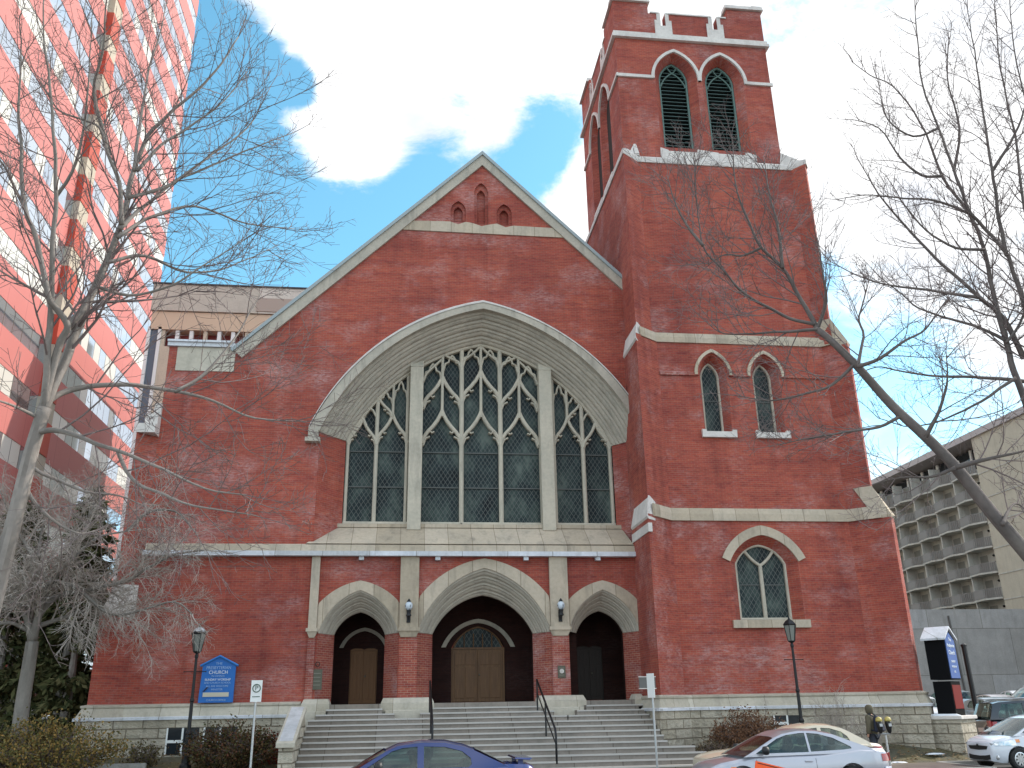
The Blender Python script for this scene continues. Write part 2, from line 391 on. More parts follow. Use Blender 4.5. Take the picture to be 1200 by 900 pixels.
# side and back of the nave and aisle
m.add([(WX0, 0, PLT-.05), (WX0, 0, 15.5), (WX0, 31, 15.5), (WX0, 31, PLT-.05)], [(0, 1, 2, 3)])
m.add([(12, 31, 0), (12, 31, 15.5), (0, 31, 25), (-9.6, 31, 15.5), (WX0, 31, 15.5), (WX0, 31, 0)], [(0, 1, 2, 3, 4, 5)])
# west corner buttress: an oblique face turning forward, in two stages
def wall_quad(mb, a, b, z0, z1): mb.add([(a[0], a[1], z0), (b[0], b[1], z0), (b[0], b[1], z1), (a[0], a[1], z1)], [(0, 1, 2, 3)])
b1 = (-13.2, -.95); b2 = (-12.92, -.62)
wall_quad(m, (WX0, 0), b1, PLT-.05, 5.3); wall_quad(m, b1, (b1[0]-.05, 1.6), PLT-.05, 5.3)
wall_quad(m, (WX0, 0), b2, 5.3, 11.9); wall_quad(m, b2, (b2[0], 1.6), 5.3, 11.9)
wall_quad(m, (b2[0], 1.6), (WX0, 1.6), PLT, 11.9); wall_quad(m, (b1[0]-.05, 1.6), (WX0, 1.6), PLT-.05, 5.3)
m.build('wall', 'brick', church)

# porch brick piers' splays and the vestibule behind
for xa, xb in ((-7, -5.47), (-3.63, -1.88), (1.88, 3.55), (5.35, 6.5)):
    m = MB()
    for cx, ho, hi, zo, zi, _ in PORCH:
        for s in (-1, 1):
            if xa <= cx+s*hi+.001*s*0 <= xb and not (s > 0 and abs(cx+hi-xb) < .02): m.add([(cx+s*ho, 0, FL-.6), (cx+s*ho, 0, PZ+.01), (cx+s*hi, .9, PZ+.01), (cx+s*hi, .9, FL-.6)], [(0, 1, 2, 3)])
    m.build('porch_pier', 'brick_pier', church)
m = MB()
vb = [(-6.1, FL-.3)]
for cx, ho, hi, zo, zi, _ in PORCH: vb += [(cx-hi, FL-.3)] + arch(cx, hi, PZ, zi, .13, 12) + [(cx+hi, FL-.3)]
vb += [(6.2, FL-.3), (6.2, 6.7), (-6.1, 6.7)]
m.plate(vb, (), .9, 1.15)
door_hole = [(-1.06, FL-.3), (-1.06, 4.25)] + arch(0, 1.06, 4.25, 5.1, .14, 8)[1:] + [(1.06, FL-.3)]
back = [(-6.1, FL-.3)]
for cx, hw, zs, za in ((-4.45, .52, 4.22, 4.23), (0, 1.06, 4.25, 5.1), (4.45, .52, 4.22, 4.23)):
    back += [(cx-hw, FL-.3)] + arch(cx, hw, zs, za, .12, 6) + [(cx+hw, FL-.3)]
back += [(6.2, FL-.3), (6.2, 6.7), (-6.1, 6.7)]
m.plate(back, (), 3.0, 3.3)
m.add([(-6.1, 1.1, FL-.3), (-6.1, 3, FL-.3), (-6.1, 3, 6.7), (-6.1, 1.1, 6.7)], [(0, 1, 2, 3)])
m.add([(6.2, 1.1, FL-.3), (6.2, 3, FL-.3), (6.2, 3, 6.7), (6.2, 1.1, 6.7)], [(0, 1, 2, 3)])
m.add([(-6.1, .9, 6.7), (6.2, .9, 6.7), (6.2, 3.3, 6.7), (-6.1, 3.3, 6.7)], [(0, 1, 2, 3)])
M['brick_in_shade'] = brick_material('shaded_vestibule_brick', (.035, .009, .007), (.025, .007, .006), (.025, .014, .012), .05)  # albedo lowered: the porch's shade is put into this brick
m.build('vestibule', 'brick_in_shade', church)

# ---- archivolts
m = MB(); arch_loft(m, 0, orders(GA_O, GA_I, 4), 22)
great = m.build('great_arch', 'arch_stone', church)
m = MB()
ro = arch(0, 6.70, 12.25, 17.78, .125, 22); ri = arch(0, 6.35, 12.1, 17.5, .125, 22)
k = len(ro)
V = [(x, -.26, z) for x, z in ro] + [(x, -.26, z) for x, z in ri] + [(x, -.0, z) for x, z in ri] + [(x, 0, z+.12) for x, z in ro]
m.add(V, [(a*k+i, a*k+i+1, ((a+1) % 4)*k+i+1, ((a+1) % 4)*k+i) for a in range(4) for i in range(k-1)] + [(0, k, 2*k, 3*k), (k-1, 2*k-1, 3*k-1, 4*k-1)])
m.box(-6.76, -6.38, -.27, -.002, 11.82, 12.26)
m.box(-6.86, -6.30, -.34, -.004, 11.66, 11.82)
m.build('hood_mould', 'arch_stone', great)
m = MB(); ro2 = arch(0, 6.75, 12.27, 17.84, .125, 22)
V = [(x, -.29, z) for x, z in ro2] + [(x, -.29, z-.07) for x, z in ro2] + [(x, 0, z+.06) for x, z in ro2] + [(x, 0, z+.16) for x, z in ro2]
m.add(V, [(a*k+i, a*k+i+1, b*k+i+1, b*k+i) for a, b in ((0, 1), (1, 2), (2, 3), (3, 0)) for i in range(k-1)])
m.build('hood_flashing', 'cap', great)
for cx, ho, hi, zo, zi, _ in PORCH:
    m = MB(); O = (ho, PZ, zo, 0.0, .13); I = (hi, PZ, zi, .9, .13)
    arch_loft(m, cx, orders(O, I, 4), 16)
    pa = m.build('porch_arch', 'arch_stone', church)
    m = MB(); h = .36 if cx == 0 else .34
    ring = arch(cx, ho + .52, PZ+.14, zo + h, .145, 16) ; inn = arch(cx, ho, PZ, zo, .13, 16)
    if cx < -1: lo, hi_ = -6.02, -3.12
    elif cx > 1: lo, hi_ = 3.12, 5.74
    else: lo, hi_ = -2.42, 2.42
    # the band dies against the pilasters: clamp its outer edge
    ring = [(min(max(x, lo), hi_), z) for x, z in ring]; inn2 = [(min(max(x, lo), hi_), z) for x, z in inn]
    k = len(ring)
    V = [(x, -.06, z) for x, z in ring] + [(x, -.06, z) for x, z in inn2] + [(x, .0, z) for x, z in inn2] + [(x, 0, z) for x, z in ring]
    m.add(V, [(a*k+i, a*k+i+1, ((a+1) % 4)*k+i+1, ((a+1) % 4)*k+i) for a in range(4) for i in range(k-1)])
    m.build('arch_band', 'stone', pa)

# ---- pilasters, their corbels and the pier bases
for x0, x1 in ((-6.33, -6.03), (-3.11, -2.43), (2.43, 3.11)):
    m = MB(); m.box(x0, x1, -.16, -.002, 4.78, 7.36)
    p = m.build('pilaster', 'stone', church)
    m = MB(); m.box(x0-.06, x1+.06, -.24, -.002, 4.66, 4.78); m.hexa([(x0+.06, -.14, 4.46), (x1-.06, -.14, 4.46), (x1-.06, -.002, 4.46), (x0+.06, -.002, 4.46)], [(x0-.03, -.2, 4.66), (x1+.03, -.2, 4.66), (x1+.03, -.002, 4.66), (x0-.03, -.002, 4.66)])
    m.build('corbel', 'stone', p)
    m = MB(); m.box(x0+.02, x1-.02, -.09, -.002, PLT, 4.5); m.build('pier_face', 'brick_pier', church)
for x0, x1 in ((-6.4, -5.42), (-3.68, -1.82), (1.85, 3.6), (5.36, 5.745)):
    m = MB()
    m.box(x0, x1, -.32, .55, 1.9, 2.22)
    m.hexa([(x0, -.32, 2.22), (x1, -.32, 2.22), (x1, .55, 2.22), (x0, .55, 2.22)], [(x0+.08, -.13, 2.40), (x1-.08, -.13, 2.40), (x1-.08, .5, 2.40), (x0+.08, .5, 2.40)])
    m.box(x0+.18 if x1-x0 > 1.2 else x0, x1-.18 if x1-x0 > 1.2 else x1, -.72, -.322, 1.0, 2.0)
    m.build('pier_base', 'plinth_smooth', church, bevel=.02)

# ---- string course and sloping sill
m = MB()
m.hexa([(WX0+.1, -.20, 7.50), (TX0, -.20, 7.50), (TX0, -.002, 7.50), (WX0+.1, -.002, 7.50)], [(WX0+.1, -.16, 7.74), (TX0, -.16, 7.74), (TX0, -.002, 7.80), (WX0+.1, -.002, 7.80)])
sc = m.build('string_course', 'stone', church)
m = MB(); m.box(WX0+.06, TX0, -.30, -.004, 7.33, 7.50)
m.build('gutter_flashing', 'flashing', sc)
for x in (-4.55, -1.75, 1.55, 4.3):
    m = MB(); m.box(x-.09, x+.09, -.22, -.004, 7.19, 7.33); m.build('bracket', 'flashing', sc)
m = MB()
m.hexa([(-6.6, -.12, 7.80), (5.745, -.12, 7.80), (5.745, 1.1, 7.80), (-6.6, 1.1, 7.80)], [(-5.6, 1.02, 8.62), (5.6, 1.02, 8.62), (5.5, 1.12, 8.62), (-5.5, 1.12, 8.62)])
m.box(-5.6, 5.6, .96, 1.3, 8.62, 8.76)
m.build('window_sill', 'stone', church)
m = MB(); m.add([(-5.95, .33, 8.115), (5.7, .33, 8.115), (5.7, .45, 8.20), (-5.9, .45, 8.20)], [(0, 1, 2, 3)])

# ---- great window: glass and tracery
YG = 1.15
gw = MB()
g = [(-5.5, 8.7)] + arch(0, 5.5, 12.1, 16.58, .118, 20) + [(5.5, 8.7)]
gw.plate(g, (), YG+.26, YG+.34)
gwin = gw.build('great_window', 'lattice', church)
for zb in (10.3, 11.75):
    m = MB()
    for x0, x1 in ((-5.3, -2.9), (-2.4, 2.4), (2.9, 5.3)): m.box(x0, x1, YG+.20, YG+.235, zb-.02, zb+.02)
    m.build('saddle_bar', 'saddle', gwin)
def arch_z(x, hw=5.42, zs=12.1, za=16.5, b=.118):
    pts = arch(0, hw, zs, za, b, 60); x = abs(x)
    for (xa, z1), (xb, z2) in zip(pts, pts[1:]):
        if xa <= -x <= xb: return z1 + (z2-z1)*((-x-xa)/(xb-xa+1e-9))
    return zs
tr = MB(); cnt = [0]
def bar(pts, wd=.13, dep=.0):
    cnt[0] += 1; e = .0017*(cnt[0] % 23)
    tr.ribbon(pts, wd, YG + .0 + dep + e, YG + .24 + e*.3)
def vbar(x, z0, z1, wd=.14): bar([(x, z0), (x, (z0+z1)/2), (x, z1)], wd)
def ogee(cx, hw, z0, z1, wd=.13):
    """reverse-curved arch: convex haunch, concave sweep into the point"""
    for s in (-1, 1):
        h = z1 - z0; a = [(cx - s*hw, z0), (cx - s*hw*.93, z0+.16*h), (cx - s*hw*.74, z0+.34*h), (cx - s*hw*.46, z0+.52*h), (cx - s*hw*.24, z0+.70*h), (cx - s*hw*.08, z0+.88*h), (cx, z1)]
        bar(a, wd)
        # cusp
        q = (cx - s*hw*.66, z0+.39*h); bar([(q[0], q[1]+.02), (q[0]+s*hw*.15, q[1]-.07*h), (q[0]+s*hw*.27, q[1]-.03*h)], .06, .03)
        q = (cx - s*hw*.95, z0+.03*h); bar([(q[0], q[1]-.1*h), (q[0]+s*hw*.14, q[1]+.12*h), (q[0]+s*hw*.34, q[1]+.18*h)], .06, .03)
def head(cx, hw, zs, za, wd=.075):
    for s in (-1, 1):
        bar([(cx-s*hw, zs), (cx-s*hw*.8, zs+(za-zs)*.45), (cx-s*hw*.42, zs+(za-zs)*.55), (cx-s*hw*.30, zs+(za-zs)*.78), (cx, za)], wd, .02)
for x in (-.8, .8): vbar(x, 8.76, arch_z(x)+.1, .17)
for x in (-1.6, 0, 1.6): vbar(x, 13.25, arch_z(x)+.05, .11)
for cx in (-1.6, 0, 1.6):
    ogee(cx, .8, 12.1, 13.5, .14)
    if cx == 0: ogee(cx, .8, 13.95, 15.30, .14)
    else: ogee(cx, .8, 13.65, 15.0, .14)
    for s in (-1, 1):
        c2 = cx + s*.4
        t = arch_z(c2 + (.2 if c2 > 0 else -.2)) - .02
        head(c2, .36, max(t-.75, 14.75), t-.06)
# haunches above the second tier, leaning into the arch
for s in (-1, 1):
    bar([(s*.8, 15.35), (s*.66, 15.8), (s*.35, 16.05), (0, 16.42)], .09)
    bar([(s*.8, 15.3), (s*.95, 15.68), (s*1.25, 15.82), (s*1.6, 16.0)], .09)
    bar([(s*2.4, 14.75), (s*2.28, 15.1), (s*2.0, 15.4), (s*1.65, 15.75)], .09)
# side lights
for s in (-1, 1):
    c0, c1, c2 = 2.98, 4.22, 5.36
    vbar(s*c1, 8.76, arch_z(c1)+.05, .15); vbar(s*(c0+.03), 8.76, arch_z(c0)+.05, .12); vbar(s*(c2-.02), 8.76, 12.25, .12)
    ogee(s*(c0+c1)/2, .62, 12.1, 13.3, .12); vbar(s*(c0+c1)/2, 13.25, arch_z((c0+c1)/2)+.05, .10)
    ogee(s*(c1+c2)/2, .57, 12.0, 13.1, .12)
    ogee(s*c1, .6, 13.2, 14.05, .10)
    head(s*3.3, .27, 13.95, 14.75); head(s*3.9, .27, 13.75, 14.25)
    bar([(s*4.22, 13.1), (s*4.4, 13.45), (s*4.55, 13.55)], .08)
    bar([(s*5.2, 12.3), (s*4.95, 12.9), (s*4.7, 13.25)], .09)
# frame following the arch
fa = arch(0, 5.42, 12.1, 16.48, .118, 24)
tr.ribbon(fa, .16, YG-.03, YG+.24)
bar([(-5.4, 8.82), (0, 8.82), (5.4, 8.82)], .13)
tr.build('tracery', 'tracery', gwin)
for s in (-1, 1):
    m = MB(); x = s*2.66; zt = arch_z(2.66)
    m.hexa([(x-.27, YG-.34, 8.5), (x+.27, YG-.34, 8.5), (x+.27, YG+.25, 8.5), (x-.27, YG+.25, 8.5)], [(x-.27, YG-.34, zt-.1), (x+.27, YG-.34, zt-.1), (x+.27, YG+.25, zt-.1), (x-.27, YG+.25, zt-.1)])
    m.hexa([(x-.27, YG-.34, zt-.1), (x+.27, YG-.34, zt-.1), (x+.27, YG+.25, zt-.1), (x-.27, YG+.25, zt-.1)], [(x-.25, YG-.05, zt+.45), (x+.25, YG-.05, zt+.45), (x+.25, YG+.25, zt+.45), (x-.25, YG+.25, zt+.45)])
    m.build('great_mullion', 'tracery', gwin, bevel=.03)

# ---- gable coping, band, parapet
m = MB()
def coping(mb, a, b, th=.36, y0=-.22, y1=.5):
    d = Vector((b[0]-a[0], b[1]-a[1])).normalized(); nn = Vector((-d.y, d.x))
    if nn.y < 0: nn = -nn
    A = Vector(a); B = Vector(b)
    P = [A - nn*.10, B - nn*.10, B + nn*(th-.10), A + nn*(th-.10)]
    mb.add([(p.x, y0, p.y) for p in P] + [(p.x, y1, p.y) for p in P], [(0, 1, 2, 3), (7, 6, 5, 4), (0, 4, 5, 1), (1, 5, 6, 2), (2, 6, 7, 3), (3, 7, 4, 0)])
for s, xe, ze in ((-1, -9.75, 15.30), (1, 6.95, 18.17)):
    a = (xe, ze); b = (0, 25.0)
    d = Vector((b[0]-a[0], b[1]-a[1])).normalized(); nn = Vector((-d.y, d.x)); nn = nn if nn.y > 0 else -nn
    P = [Vector(a)-nn*.30, Vector((0, 25.0-.30/nn.y)), Vector((0, 25.0+.10/nn.y)), Vector(a)+nn*.10]
    m.add([(p.x, -.10, p.y) for p in P] + [(p.x, .5, p.y) for p in P], [(0, 1, 2, 3), (7, 6, 5, 4), (0, 4, 5, 1), (2, 6, 7, 3), (3, 7, 4, 0)])
gc = m.build('gable_coping', 'arch_stone', church)
m = MB()
for s, xe, ze in ((-1, -9.85, 15.28), (1, 6.95, 18.17)):
    a = (xe, ze); d = Vector((-xe, 25.0-ze)).normalized(); nn = Vector((-d.y, d.x)); nn = nn if nn.y > 0 else -nn
    P = [Vector(a)+nn*.06, Vector((0, 25.0+.06/nn.y)), Vector((0, 25.0+.19/nn.y)), Vector(a)+nn*.19]
    m.add([(p.x, -.17, p.y) for p in P] + [(p.x, .6, p.y) for p in P], [(0, 1, 2, 3), (7, 6, 5, 4), (0, 4, 5, 1), (2, 6, 7, 3), (3, 7, 4, 0)])
m.build('roof_edge', 'lead', gc)
m = MB()
P = [(-3.98, 21.17), (3.93, 21.12), (3.52, 21.56)] + [(1.35, 21.6), (1.0, 21.50), (.62, 21.66), (.3, 21.6), (-.05, 21.5), (-.4, 21.62), (-.72, 21.68), (-1.05, 21.54), (-1.42, 21.66)] + [(-3.58, 21.60)]
m.plate(P, (), -.05, -.002)
m.build('gable_band', 'stone', church)
m = MB(); m.box(WX0-.05, -9.75, -.12, .35, 15.5, 15.66); m.box(WX0-.05, -9.9, -.2, .4, 15.66, 15.74)
pp = m.build('parapet_coping', 'flashing', church)
m = MB(); m.box(-12.0, -9.8, -.03, -.002, 14.5, 15.49); m.build('parapet_panel', 'plinth_smooth', church)
m = MB()   # stepped coping of the west buttress
def slope_cap(mb, pts_lo, pts_hi):
    k = len(pts_lo); mb.add(pts_lo + pts_hi, [(i, i+1, k+i+1, k+i) for i in range(k-1)] + [tuple(range(k)), tuple(range(2*k-1, k-1, -1))])
slope_cap(m, [(WX0, -.03, 5.2), (-13.22, -.99, 5.2), (-13.27, 1.6, 5.2)], [(WX0, -.02, 6.3), (-12.9, -.62, 6.3), (-12.9, 1.6, 6.3)])
m.build('buttress_cap', 'cap', church)
m = MB()
for i, (z0, z1, q) in enumerate(((11.8, 12.15, .0), (12.15, 12.6, .2), (12.6, 13.1, .42))):
    m.box(-12.96+q, WX0+.03, -.62+q*1.1, 1.5, z0, z1)
m.build('buttress_cap', 'cap', church)
# roofs
m = MB()
m.add([(-9.7, .5, 15.4), (0, .5, 24.9), (0, 31, 24.9), (-9.7, 31, 15.4)], [(0, 1, 2, 3)])
m.add([(0, .5, 24.9), (9.7, .5, 15.4), (9.7, 31, 15.4), (0, 31, 24.9)], [(0, 1, 2, 3)])
m.add([(WX0, 0.3, 15.3), (-9.7, .3, 15.3), (-9.7, 31, 15.3), (WX0, 31, 15.3)], [(0, 1, 2, 3)])
m.build('roof', 'roof', church)

# ---- plinth
def plinth_run(mb, ms, mw, pts, z0):
    """pts in plan, outward side on the right when walking; rock face, sloped offset, cap"""
    def off(d):
        out = []
        for i, p in enumerate(pts):
            dirs = []
            if i > 0: dirs.append((Vector(p)-Vector(pts[i-1])).normalized())
            if i < len(pts)-1: dirs.append((Vector(pts[i+1])-Vector(p)).normalized())
            nn = sum([Vector((q.y, -q.x)) for q in dirs], Vector((0, 0))); nn.normalize(); c = max(.5, nn.dot(Vector((dirs[0].y, -dirs[0].x))))
            out.append(Vector(p) + nn*d/c)
        return out
    def loft(mb, prof):
        rows = [[(q.x, q.y, z) for q in off(d)] for d, z in prof]; k = len(pts)
        mb.add([p for r_ in rows for p in r_], [(a*k+i, a*k+i+1, (a+1)*k+i+1, (a+1)*k+i) for a in range(len(rows)-1) for i in range(k-1)] + [tuple(a*k for a in range(len(rows))), tuple(a*k+k-1 for a in range(len(rows)))])
    loft(mb, [(0, z0), (.22, z0), (.22, 1.82), (0, 1.82)])
    loft(mw, [(0, 1.822), (.30, 1.822), (.30, 1.90), (.26, 1.925), (0, 1.925)])
    loft(ms, [(0, 1.926), (.25, 1.926), (.12, 2.20), (.16, 2.24), (.16, 2.29), (0, 2.33)])
mb, ms, mw = MB(), MB(), MB()
plinth_run(mb, ms, mw, [(b1[0]-.05, 1.6), b1, (WX0, 0), (-6.42, 0)], ZB-.3)
p1 = mb.build('plinth', 'plinth', church); ms.build('plinth_cap', 'plinth_smooth', p1); mw.build('plinth_ledge', 'flashing', p1)
mb, ms, mw = MB(), MB(), MB()
TP1 = [(TX0, 0), (TX0, -2.35), (6.92, -1.3), (13.95, -1.3), (TX1, -2.35), (TX1+.38, -1.9), (TX1+.38, 6.5)]
plinth_run(mb, ms, mw, TP1, ZB-.3)
p2 = mb.build('plinth', 'plinth', church); ms.build('plinth_cap', 'plinth_smooth', p2); mw.build('plinth_ledge', 'flashing', p2)

def basement_window(x0, x1, z0, z1, y):
    m = MB(); m.box(x0, x1, y-.03, y+.1, z0, z1); o = m.build('basement_window', 'black', church)
    m = MB(); m.box(x0+.06, (x0+x1)/2-.03, y-.045, y-.032, z0+.06, z1-.06); m.box((x0+x1)/2+.03, x1-.06, y-.045, y-.032, z0+.06, z1-.06); m.build('pane', 'pane', o)
    m = MB(); m.box(x0-.0, x0+.05, y-.07, y-.046, z0, z1); m.box((x0+x1)/2-.03, (x0+x1)/2+.03, y-.07, y-.046, z0, z1); m.box(x0+.051, (x0+x1)/2-.031, y-.068, y-.046, (z0+z1)/2-.05, (z0+z1)/2+.04); m.build('window_frame', 'white', o)
for x0, x1 in ((-10.75, -9.70), (-9.55, -8.45)): basement_window(x0, x1, .72, 1.56, -.21)
basement_window(9.95, 10.95, 1.1, 1.60, -1.51)

# ---- doors
M['wood_side'] = mat('brown_oak_door', (.19, .08, .025), .6); M['wood_shaded'] = mat('shaded_oak_door', (.022, .012, .008), .6)  # the right door's near-black colour has the porch shade painted in
def door(cx, hw, z0, z1, y, leaves, parent):
    d = MB(); d.box(cx-hw, cx+hw, y, y+.08, z0, z1)
    o = d.build('door', 'wood', parent)
    lw = 2*hw/leaves
    for k in range(leaves):
        x0 = cx-hw+k*lw; m = MB()
        m.box(x0+.01, x0+lw-.01, y-.035, y-.002, z0+.02, z1-.02)
        for px0, px1 in ((x0+.10, x0+lw/2-.03), (x0+lw/2+.03, x0+lw-.10)):
            for q0, q1 in ((z0+.15, z0+(z1-z0)*.66), (z0+(z1-z0)*.70, z1-.14)):
                m.box(px0, px1, y-.060, y-.037, q0, q1)
        m.build('leaf', 'wood', o, bevel=.008)
    m = MB(); m.lathe([(.03, 0), (.035, -.03), (.02, -.06)], (cx+.07 if leaves > 1 else cx+hw-.12, y-.04, z0+1.0), 10, 'y'); m.build('handle', 'bronze', o)
    m = MB(); m.box(cx-hw-.07, cx-hw-.003, y-.03, y+.06, z0, z1+.06); m.box(cx+hw+.003, cx+hw+.07, y-.03, y+.06, z0, z1+.06); m.box(cx-hw-.07, cx+hw+.07, y-.028, y+.058, z1+.003, z1+.07)
    m.build('door_frame', 'wood', o)
door(0-.03, 1.0, FL+.03, 4.2, 3.06, 2, church)
M['wood'], keep = M['wood_side'], M['wood']; door(-4.45, .50, FL+.03, 4.2, 3.06, 2, church)
M['wood'] = M['wood_shaded']; door(4.45, .50, FL+.03, 4.2, 3.06, 2, church); M['wood'] = keep
m = MB(); m.plate([(-.98, 4.28)] + arch(0, .98, 4.3, 5.08, .14, 8) + [(.98, 4.28)], (), 3.12, 3.16)
tw = m.build('transom_window', 'lattice', church)
m = MB()
for x in (-.55, -.18, .18, .55): m.ribbon([(x, 4.28), (x, 4.8)], .04, 3.07+abs(x)*.004, 3.12)
m.ribbon(arch(0, .96, 4.3, 5.05, .14, 10), .07, 3.06, 3.115); m.build('tracery', 'wood', tw)
m = MB(); ro = arch(0, 1.46, 4.28, 5.36, .14, 10); ri = arch(0, 1.28, 4.28, 5.2, .14, 10)
m.plate(ro + list(reversed(ri)), (), 2.93, 2.998); m.build('door_hood', 'arch_stone', church)
m = MB(); ro = arch(-4.45, .95, 4.3, 5.05, .14, 10); ri = arch(-4.45, .8, 4.3, 4.92, .14, 10)
m.plate(ro + list(reversed(ri)), (), 2.93, 2.998); m.build('door_hood', 'arch_stone', church)

# ---- steps
m = MB(); ns_ = MB(); NS = 13; RI = (FL-.15)/NS; TR = .40
m.box(-5.5, -3.6, -.30, 3.0, ZB-.4, FL); m.box(-1.9, 1.86, -.30, 3.0, ZB-.4, FL-.001); m.box(3.5, 5.4, -.30, 3.0, ZB-.4, FL-.002)
m.box(-6.1, 6.2, .92, 3.05, ZB-.4, FL-.003)
for k in range(1, NS):
    z = FL - RI*k; y1 = -.30-TR*(k-1); y0 = y1-TR
    xl, xr = -6.0, 5.53
    if y0 < -2.6: xr = 5.53
    if k >= NS-4: xr = 6.3 + (k-(NS-4))*.22
    if k <= 3:
        ins = {1: .0, 2: .42, 3: .84}[k]
        for a, b in ((-5.5-ins*.7, -3.6+ins), (-1.9-ins, 1.86+ins), (3.5-ins, 5.53)):
            m.box(max(a, -6.0), b, y0-.02, y1+.0, 0, z - RI*.0 )
            ns_.box(max(a, -6.0)-.0, b, y0-.05, y0+.05, z-.045, z+.006)
    else:
        m.box(xl, xr, y0-.001*k, y1 + (1.2 if k == 4 else 0), 0, z)
        ns_.box(xl, xr, y0-.04, y0+.05, z-.045, z+.006)
stp = m.build('steps', 'step', church); ns_.build('tread_highlight', 'tread_highlight', stp)
m = MB()   # west cheek wall with a sloping coping
m.hexa([(-6.42, -5.25, 0), (-6.02, -5.25, 0), (-6.02, -.32, 0), (-6.42, -.32, 0)], [(-6.42, -5.25, 1.05), (-6.02, -5.25, 1.05), (-6.02, -2.6, 2.0), (-6.42, -2.6, 2.0)])
cw = m.build('cheek_wall', 'plinth', church)
m = MB(); m.hexa([(-6.50, -5.33, 1.03), (-5.96, -5.33, 1.03), (-5.96, -2.5, 2.03), (-6.50, -2.5, 2.03)], [(-6.50, -5.33, 1.17), (-5.96, -5.33, 1.17), (-5.96, -2.5, 2.17), (-6.50, -2.5, 2.17)])
m.build('cheek_coping', 'plinth_smooth', cw, bevel=.02)
m = MB(); m.hexa([(-6.43, -5.2, 1.20), (-6.05, -5.2, 1.20), (-6.05, -2.6, 2.12), (-6.43, -2.6, 2.12)], [(-6.43, -5.2, 1.225), (-6.05, -5.2, 1.225), (-6.05, -2.6, 2.145), (-6.43, -2.6, 2.145)])
m.build('coping_flashing', 'flashing', cw)

# ================================================================== TOWER
m = MB()
def stage(pts, z0, z1, holes=(), yf=-1.3):
    """pts: left flank back, left tip, inner left, inner right, right tip, right flank back"""
    for i in (0, 1, 3, 4, 5): wall_quad(m, pts[i], pts[i+1], z0, z1)
    (xl, _), (xr, _) = pts[2], pts[3]
    m.plate([(xl, z0), (xr, z0), (xr, z1), (xl, z1)], holes, yf)
def reveal(mb, cx, prof, z0, n=10, T=None):
    """jambs, arch and bottom of an opening; prof (hw, zs, za, y)"""
    T = T or (lambda u, v, w: (u, w, v))
    rows = [[T(u, v, p[3]) for u, v in [(cx-p[0], z0)] + arch(cx, p[0], p[1], p[2], p[4], n) + [(cx+p[0], z0)]] for p in prof]; k = len(rows[0])
    mb.add([q for r_ in rows for q in r_], [(a*k+i, a*k+i+1, (a+1)*k+i+1, (a+1)*k+i) for a in range(len(rows)-1) for i in range(k-1)] + [(0, k-1, (len(rows)-1)*k+k-1, (len(rows)-1)*k)])
B2, B3, BT = 8.55, 15.85, 24.45
ST1 = [(TX0, 0), (TX0, -2.35), (6.92, -1.3), (13.95, -1.3), (TX1, -2.35), (TX1+.38, -1.9), (TX1+.38, 6.9)]
ST2 = [(5.88, 1), (5.88, -2.02), (6.94, -1.25), (13.97, -1.25), (14.68, -2.0), (14.98, -1.6), (14.98, 6.9)]
ST3 = [(5.98, 6.9), (5.98, -1.75), (6.80, -1.15), (13.80, -1.15), (14.22, -1.7), (14.44, -1.4), (14.44, 6.9)]
LW = (10.38, 1.32, 4.86, 6.95, 7.95)      # lower window opening in the face
stage(ST1, PLT-.1, B2, [arch_hole(LW[0], LW[1], LW[2], LW[3], LW[4], .13, 10)], -1.3)
LN = [(9.16, .56, 12.05, 14.45, 15.32), (11.36, .56, 12.05, 14.45, 15.32)]
stage(ST2, B2, B3, [arch_hole(*q, .15, 9) for q in LN], -1.25)
stage(ST3, B3, BT, [], -1.15)
for z, a, b in ((B2, ST1, ST2), (B3, ST2, ST3)):
    m.add([(x, y, z) for x, y in a] + [(x, y, z+.002) for x, y in b], [(i, i+1, 7+i+1, 7+i) for i in range(6)])
reveal(m, LW[0], [(1.32, 6.95, 7.95, -1.3, .13), (1.0, 6.95, 7.68, -.93, .13), (1.0, 6.95, 7.68, -.75, .13)], LW[2], 12)
for cx, hw, z0, zs, za in LN: reveal(m, cx, [(hw, zs, za, -1.25, .15), (.38, zs-.1, za-.22, -.82, .15), (.38, zs-.1, za-.22, -.7, .15)], z0, 9)
# belfry
BX0, BX1, BY0, BY1, BC, BPT = 6.3, 13.72, -.6, 7.1, 31.75, 33.35
BO = [(9.09, 1.0, 25.7, 29.6, 31.0), (11.36, 1.0, 25.7, 29.6, 31.0)]
SO = [(2.2, 1.0, 25.7, 29.6, 31.0), (4.45, 1.0, 25.7, 29.6, 31.0)]
FT = lambda u, v, w: (u, w, v)
ST_ = lambda u, v, w: (BX0 + w, u, v)
m.plate([(BX0, BT-.3), (BX1, BT-.3), (BX1, BPT-1.1), (BX0, BPT-1.1)], [arch_hole(*q, .16, 10) for q in BO], BY0)
m.plate([(BY0, BT-.3), (BY1, BT-.3), (BY1, BPT-1.1), (BY0, BPT-1.1)], [arch_hole(*q, .16, 10) for q in SO], 0, None, ST_)
wall_quad(m, (BX1, BY0), (BX1, BY1), BT-.3, BPT-1.1); wall_quad(m, (BX1, BY1), (BX0, BY1), 15, BPT-1.1)
wall_quad(m, (14.44, 6.9), (5.98, 6.9), 0, BT)
for cx, hw, z0, zs, za in BO: reveal(m, cx, [(hw, zs, za, BY0, .16), (.70, zs, za-.2, BY0+.42, .16), (.70, zs, za-.2, BY0+.6, .16)], z0, 10)
for cx, hw, z0, zs, za in SO: reveal(m, cx, [(hw, zs, za, 0, .16), (.70, zs, za-.2, .42, .16), (.70, zs, za-.2, .6, .16)], z0, 10, ST_)
